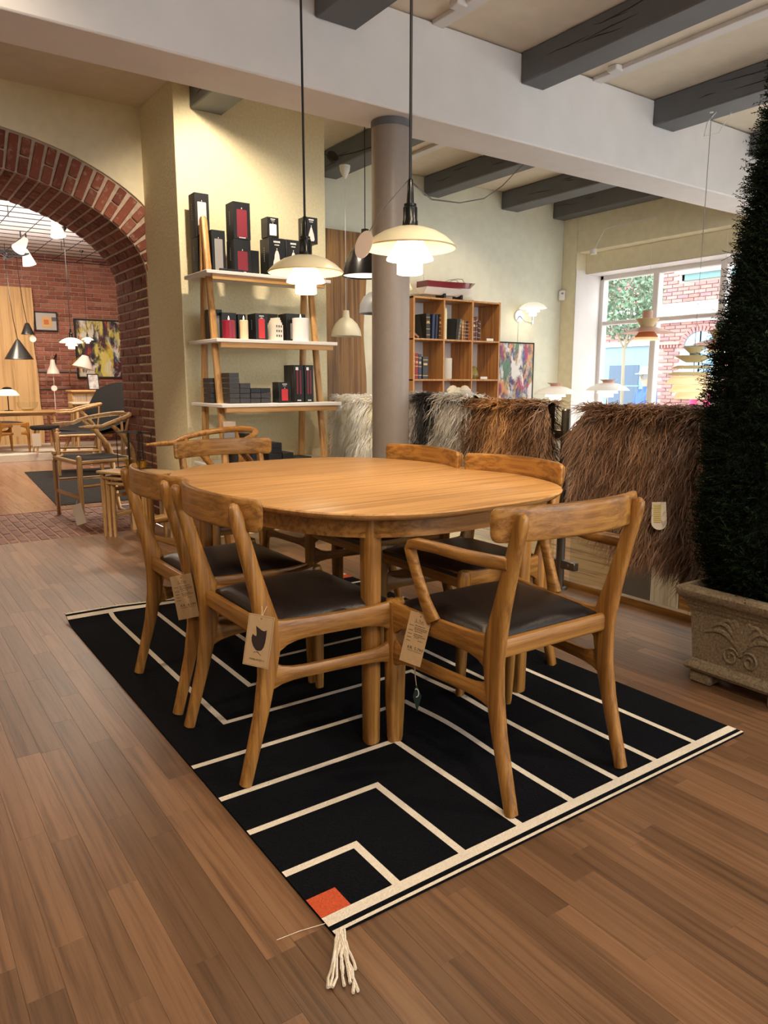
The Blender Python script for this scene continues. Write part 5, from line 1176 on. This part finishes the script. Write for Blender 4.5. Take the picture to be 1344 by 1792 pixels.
for (x, y, z), tg, lab in (((1.86, 10.85, 2.84), (-.45, -.3, -.6), 'white cone spotlight on black grid, left of three'), ((2.02, 9.5, 2.84), (.1, -.2, -.9), 'white cone spotlight on black grid nearest the arch'), ((1.95, 11.0, 2.70), (.2, -.1, -.9), 'white spotlight hanging lowest under the black grid')):
    t = thing('spotlight', lab, 'lamp', (x, y, z)); d = Vector(tg).normalized(); q = d.to_track_quat('-Z', 'Y').to_matrix()
    MB().lathe([(0, .12), (.035, .12), (.05, .06), (.085, -.08), (.08, -.08), (.04, .05), (0, .06)], n=28, M=q).build('head', WLAMP, t); MB().lathe([(0, -.055), (.07, -.055), (.07, -.06), (0, -.06)], n=24, M=q).build('lens', emis('spot_lens', (255, 250, 225), 3.0) if 'spot_lens' not in MATS else MATS['spot_lens'], t)
    MB().sweep([(0, 0, .10), (0, 0, 3.02-z)], .008, n=6).build('stem', BLKM, t)
t = thing('cable_bundle', 'black cable bundle on the grid by back room spotlights', 'cable', (1.75, 10.9, 2.72)); m = MB()
for k in range(7): m.sweep([(-.18+.02*k, .02*k, .05*math.sin(k)), (-.05, .03*math.sin(k*2), .06*math.cos(k)), (.08, .02, -.02+.01*k), (.2, .03*math.cos(k), .03)], .008, n=5)
m.build('loops', BLKM, t, kind='stuff')
# ================================================================== STREET
struct(bx('ground', 6.99, 13.5, -4, 16, -.5, -.35, plain('street_paving', (190, 186, 180), .9, noise=.1, nscale=5))).name = 'ground'
fa = thing('brick_building', 'pink brick building with white cornice across the street', 'building', (13.5, 8.5, -.35))
FBM = brickmat('brick_facade', [(150, 104, 100), (172, 124, 118), (160, 112, 112), (182, 136, 128), (146, 108, 114)]); FBI = brickmat('brick_facade_joined', [(150, 104, 100), (172, 124, 118), (160, 112, 112), (182, 136, 128)], 'island')
FM = plain('facade_mortar', (182, 164, 158), .95)
def fbx(nm, y0, y1, z0, z1, x0, x1, m, par=fa, ch=.004): return MB().box(((x0+x1)/2, (y0+y1)/2-8.5, (z0+z1)/2+.35), (x1-x0, y1-y0, z1-z0), ch).build(nm, m, par)
fbx('wall', -2, 18, -.35, 7.0, .02, .4, FM)
AW = (8.17, 8.87, .85, 1.80)      # arched window y0 y1 z0 spring
SF = (9.56, 10.90, -.35, 1.84)    # teal shop front
UW = (7.2, 9.0, 3.06, 4.4)
def inside(y, z):
    if 2.30 < z < 2.62: return True
    if AW[0]-.03 < y < AW[1]+.03 and AW[2]-.03 < z < AW[3]+.02: return True
    if z >= AW[3] and ((y-8.52)/.40)**2+((z-1.80)/.34)**2 < 1: return True
    if SF[0]-.12 < y < SF[1]+.03 and z < SF[3]+.12: return True
    if UW[0] < y < UW[1]+.05 and z > UW[2]-.04: return True
    return False
cnt = 0; rest = MB(); bl = []
for i in range(int(4.6/.073)):
    z = -.3+i*.073; y = 6.4-(.12 if i % 2 else 0)
    while y < 12.2:
        yc = y+.117
        if not (inside(yc-.1, z) or inside(yc+.1, z) or inside(yc, z)): bl.append((0 if (7.75 < yc < 9.55 and .9 < z < 3.5) or (9.2 < yc < 10.9 and 2.6 < z < 3.4) else 1, yc, z))
        y += .245
bl.sort()
FK = MB().box((0, 0, 0), (.05, .230, .060), .004).build('brick', FBM, flat=True); fm_ = FK.data; bpy.data.objects.remove(FK)
for f_, y, z in bl:
    if f_ == 0 and cnt < 298: link('brick', fm_, fa, (.012, y-8.5, z+.35)); cnt += 1
    else: rest.box((.012, y-8.5, z+.35), (.05, .230, .060), .004)
rest.build('brick_field', FBI, fa, flat=True, kind='stuff')
SW = plain('white_stone', (206, 202, 198), .8); TEAL = plain('teal_paint', (120, 144, 156), .6); DGL = plain('dark_window_glass', (66, 86, 110), .1); TEAL2 = plain('teal_frame', (110, 146, 148), .6)
fbx('cornice', -2, 18, 2.40, 2.60, -.16, .03, SW); fbx('cornice_lip', -2, 18, 2.585, 2.63, -.22, .03, SW); fbx('string_course', -2, 18, 2.27, 2.335, -.07, .03, SW)
w_ = fbx('window', UW[0], UW[1], UW[2], UW[3], .02, .05, DGL); fbx('window_frame', UW[0], UW[1], UW[2], UW[2]+.12, -.03, .05, TEAL2, w_); fbx('window_frame', UW[1]-.06, UW[1], UW[2], UW[3], -.03, .05, TEAL2, w_); fbx('window_sill', UW[0]-.04, UW[1]+.06, UW[2]+.12, UW[2]+.22, -.12, .04, SW, w_); fbx('mullion', 8.06, 8.12, UW[2]+.2, UW[3], -.03, .04, TEAL2, w_)
o = [(AW[0], AW[2]), (AW[1], AW[2])]+[(8.52+.35*math.cos(a), AW[3]+.29*math.sin(a)) for a in [PI*i/16 for i in range(17)]]
TF = Matrix(((0, 0, 1, 0), (1, 0, 0, -8.5), (0, 1, 0, .35), (0, 0, 0, 1)))
w_ = MB().prism(o, .02, .05, TF @ Matrix.Translation((0, 0, -.03))).build('arched_window', plain('sky_glass', (140, 186, 220), .1), fa)
m = MB()
for a in range(17):
    t_ = PI*a/16; m.box((0, .02+.39*math.cos(t_), AW[3]+.35+.33*math.sin(t_)), (.07, .055, .11), .004, Matrix.Rotation(t_-PI/2, 3, 'X'))
m.build('arch_bricks', FBM, fa, flat=True, kind='stuff')
fbx('window_frame', AW[0], AW[1], 1.76, 1.81, -.01, .04, TEAL2, w_); fbx('mullion', 8.50, 8.54, AW[2], 2.08, -.01, .04, TEAL2, w_); fbx('window_sill', AW[0]-.06, AW[1]+.06, AW[2]-.07, AW[2], -.10, .04, SW, w_)
for k in range(9): fbx('dentil', 8.98+.07*k, 9.02+.07*k, 1.78, 1.84, -.05, .03, FBM)
fbx('dentil_band', 8.95, 9.60, 1.84, 1.90, -.06, .03, FBM)
sf = fbx('shop_front', SF[0], SF[1], SF[2], SF[3], -.04, .05, TEAL); fbx('lintel', SF[0]-.1, SF[1]+.2, SF[3], SF[3]+.10, -.10, .04, SW, fa); fbx('shop_window', 9.86, 10.62, .2, 1.45, -.055, -.03, DGL, sf); fbx('glazing_bar', 9.84, 10.64, 1.0, 1.03, -.06, -.02, TEAL2, sf); fbx('glazing_bar', 10.22, 10.26, .2, 1.45, -.06, -.02, TEAL2, sf); fbx('sill_panel', 9.70, 10.78, -.1, .15, -.07, -.03, SW, sf)
# street tree
stt = thing('street_tree', 'young green street tree outside the left window pane', 'tree', (9.75, 7.42, -.35)); m = MB().sweep([(0, 0, 0), (.02, .02, 1.0), (.05, .06, 1.98)], [.03, .028, .024], n=10)
for a, L in ((.3, .8), (1.5, .9), (2.8, .85), (4.1, .8), (5.3, .9)): m.sweep([(.05, .06, 1.95), (.05+.18*math.cos(a), .06+.18*math.sin(a), 2.25), (.05+.32*math.cos(a), .06+.32*math.sin(a), 2.3+L)], [.018, .012, .004], n=6)
m.build('trunk', plain('pale_bark', (150, 140, 120), .9), stt)
n = 2600; u = nrs.normal(0, 1, (n, 3)); u /= np.linalg.norm(u, axis=1)[:, None]; c = np.array([.06, .10, 2.72])+u*np.array([.46, .62, .62])*(nrs.uniform(.25, 1, n)**.45)[:, None]; c = c[nrs.uniform(0, 1, n) < .9]
n = len(c); a_ = nrs.normal(0, 1, (n, 3)); a_ /= np.linalg.norm(a_, axis=1)[:, None]; b_ = np.cross(a_, nrs.normal(0, 1, (n, 3))); b_ /= np.linalg.norm(b_, axis=1)[:, None]
V = np.stack([c-a_*.04, c+b_*.022, c+a_*.045, c-b_*.022], 1).reshape(-1, 3); m = MB(); m.v = [tuple(x) for x in V]; m.f = [tuple(range(i*4, i*4+4)) for i in range(n)]; m.mi = [0]*n
m.build('leaves', plain('leaf_green', (112, 138, 112), .6, noise=.35, nscale=3), stt, recalc=False, flat=True, kind='stuff')
# people on the street: one skinned body each, coloured by height
def person(label, loc, rz_, hgt, top, legs, hair, hat=None):
    t = thing('person', label, 'person', loc, rz_); k = hgt/1.70
    J = dict(p=(0, 0, .92), c=(0, .0, 1.18), n=(0, 0, 1.42), h0=(0, .01, 1.50), h1=(0, .02, 1.60), h2=(0, .02, 1.68))
    for s, q in ((-1, 'l'), (1, 'r')):
        J.update({q+'s': (s*.18, 0, 1.38), q+'e': (s*.25, .02, 1.10), q+'w': (s*.24, .12, .88), q+'m': (s*.235, .15, .80), q+'hp': (s*.09, 0, .88), q+'k': (s*.10, .03, .48), q+'a': (s*.10, -.01, .09), q+'f': (s*.11, .13, .04)})
    R = dict(p=.15, c=.155, n=.065, h0=.07, h1=.095, h2=.07); RR = dict(s=.075, e=.048, w=.035, m=.04, hp=.10, k=.065, a=.045, f=.04)
    names = list(J); E_ = [('p', 'c'), ('c', 'n'), ('n', 'h0'), ('h0', 'h1'), ('h1', 'h2')]
    for q in 'lr': E_ += [('c', q+'s'), (q+'s', q+'e'), (q+'e', q+'w'), (q+'w', q+'m'), ('p', q+'hp'), (q+'hp', q+'k'), (q+'k', q+'a'), (q+'a', q+'f')]
    me = bpy.data.meshes.new('body'); me.from_pydata([tuple(v*k for v in J[a]) for a in names], [(names.index(a), names.index(b)) for a, b in E_], [])
    o = bpy.data.objects.new('body', me); COL.objects.link(o); md = o.modifiers.new('skin', 'SKIN'); md.use_smooth_shade = True
    for i, a in enumerate(names): r = R.get(a) or RR[a[1:]]; me.skin_vertices[0].data[i].radius = (r*k, r*k*.85); me.skin_vertices[0].data[i].use_root = (a == 'p')
    o.modifiers.new('sub', 'SUBSURF').levels = 2
    dg = bpy.context.evaluated_depsgraph_get(); m2 = bpy.data.meshes.new_from_object(o.evaluated_get(dg)); bpy.data.objects.remove(o); m2.name = 'body'; m2.materials.clear()
    for mm in (top, legs, plain('skin_tone', (214, 168, 140), .6)): m2.materials.append(mm)
    for p in m2.polygons:
        z = p.center.z/k; p.material_index = 2 if z > 1.43 or (z < .87 and abs(p.center.x) > .19*k) else (1 if z < .93 else 0)
    link('body', m2, t)
    MB().lathe([(0, .125*k), (.06*k, .115*k), (.098*k, .06*k), (.103*k, 0), (.092*k, -.05*k), (.08*k, -.04*k), (.09*k, .0), (0, .08*k)], (0, .0, 1.59*k), 20).build('hair', hair, t)
    m = MB()
    for s in (-1, 1): m.lathe([(0, -.008), (.008, 0), (0, .008)], (s*.034*k, .105*k, 1.60*k), 8)
    m.build('eyes', INK, t); MB().lathe([(0, -.02), (.014, -.012), (.008, .02), (0, .03)], (0, .112*k, 1.57*k), 10).build('nose', plain('skin_tone', (214, 168, 140)), t)
    MB().box((0, .10*k, 1.525*k), (.04, .012, .008), .003).build('mouth', plain('lip_tone', (170, 96, 90), .5), t)
    if hat: MB().lathe([(0, .14*k), (.08*k, .13*k), (.11*k, .06*k), (.115*k, .04*k), (.17*k, .03*k), (.17*k, .022*k), (0, .022*k)], (0, .01, 1.60*k), 24).build('hat', hat, t)
person('grey haired person in bright pink top walking outside the window', (8.10, 4.83, -.35), 2.0, 1.88, plain('pink_fabric', (240, 84, 140), .8), plain('dark_trousers', (60, 62, 74), .8), plain('grey_hair', (150, 150, 150), .8))
person('person in blue jacket and white hat outside behind window mullion', (9.62, 6.90, -.35), 1.2, 1.64, plain('blue_fabric', (70, 104, 176), .8), plain('dark_trousers', (60, 62, 74), .8), plain('grey_hair', (150, 150, 150), .8), WLAMP)
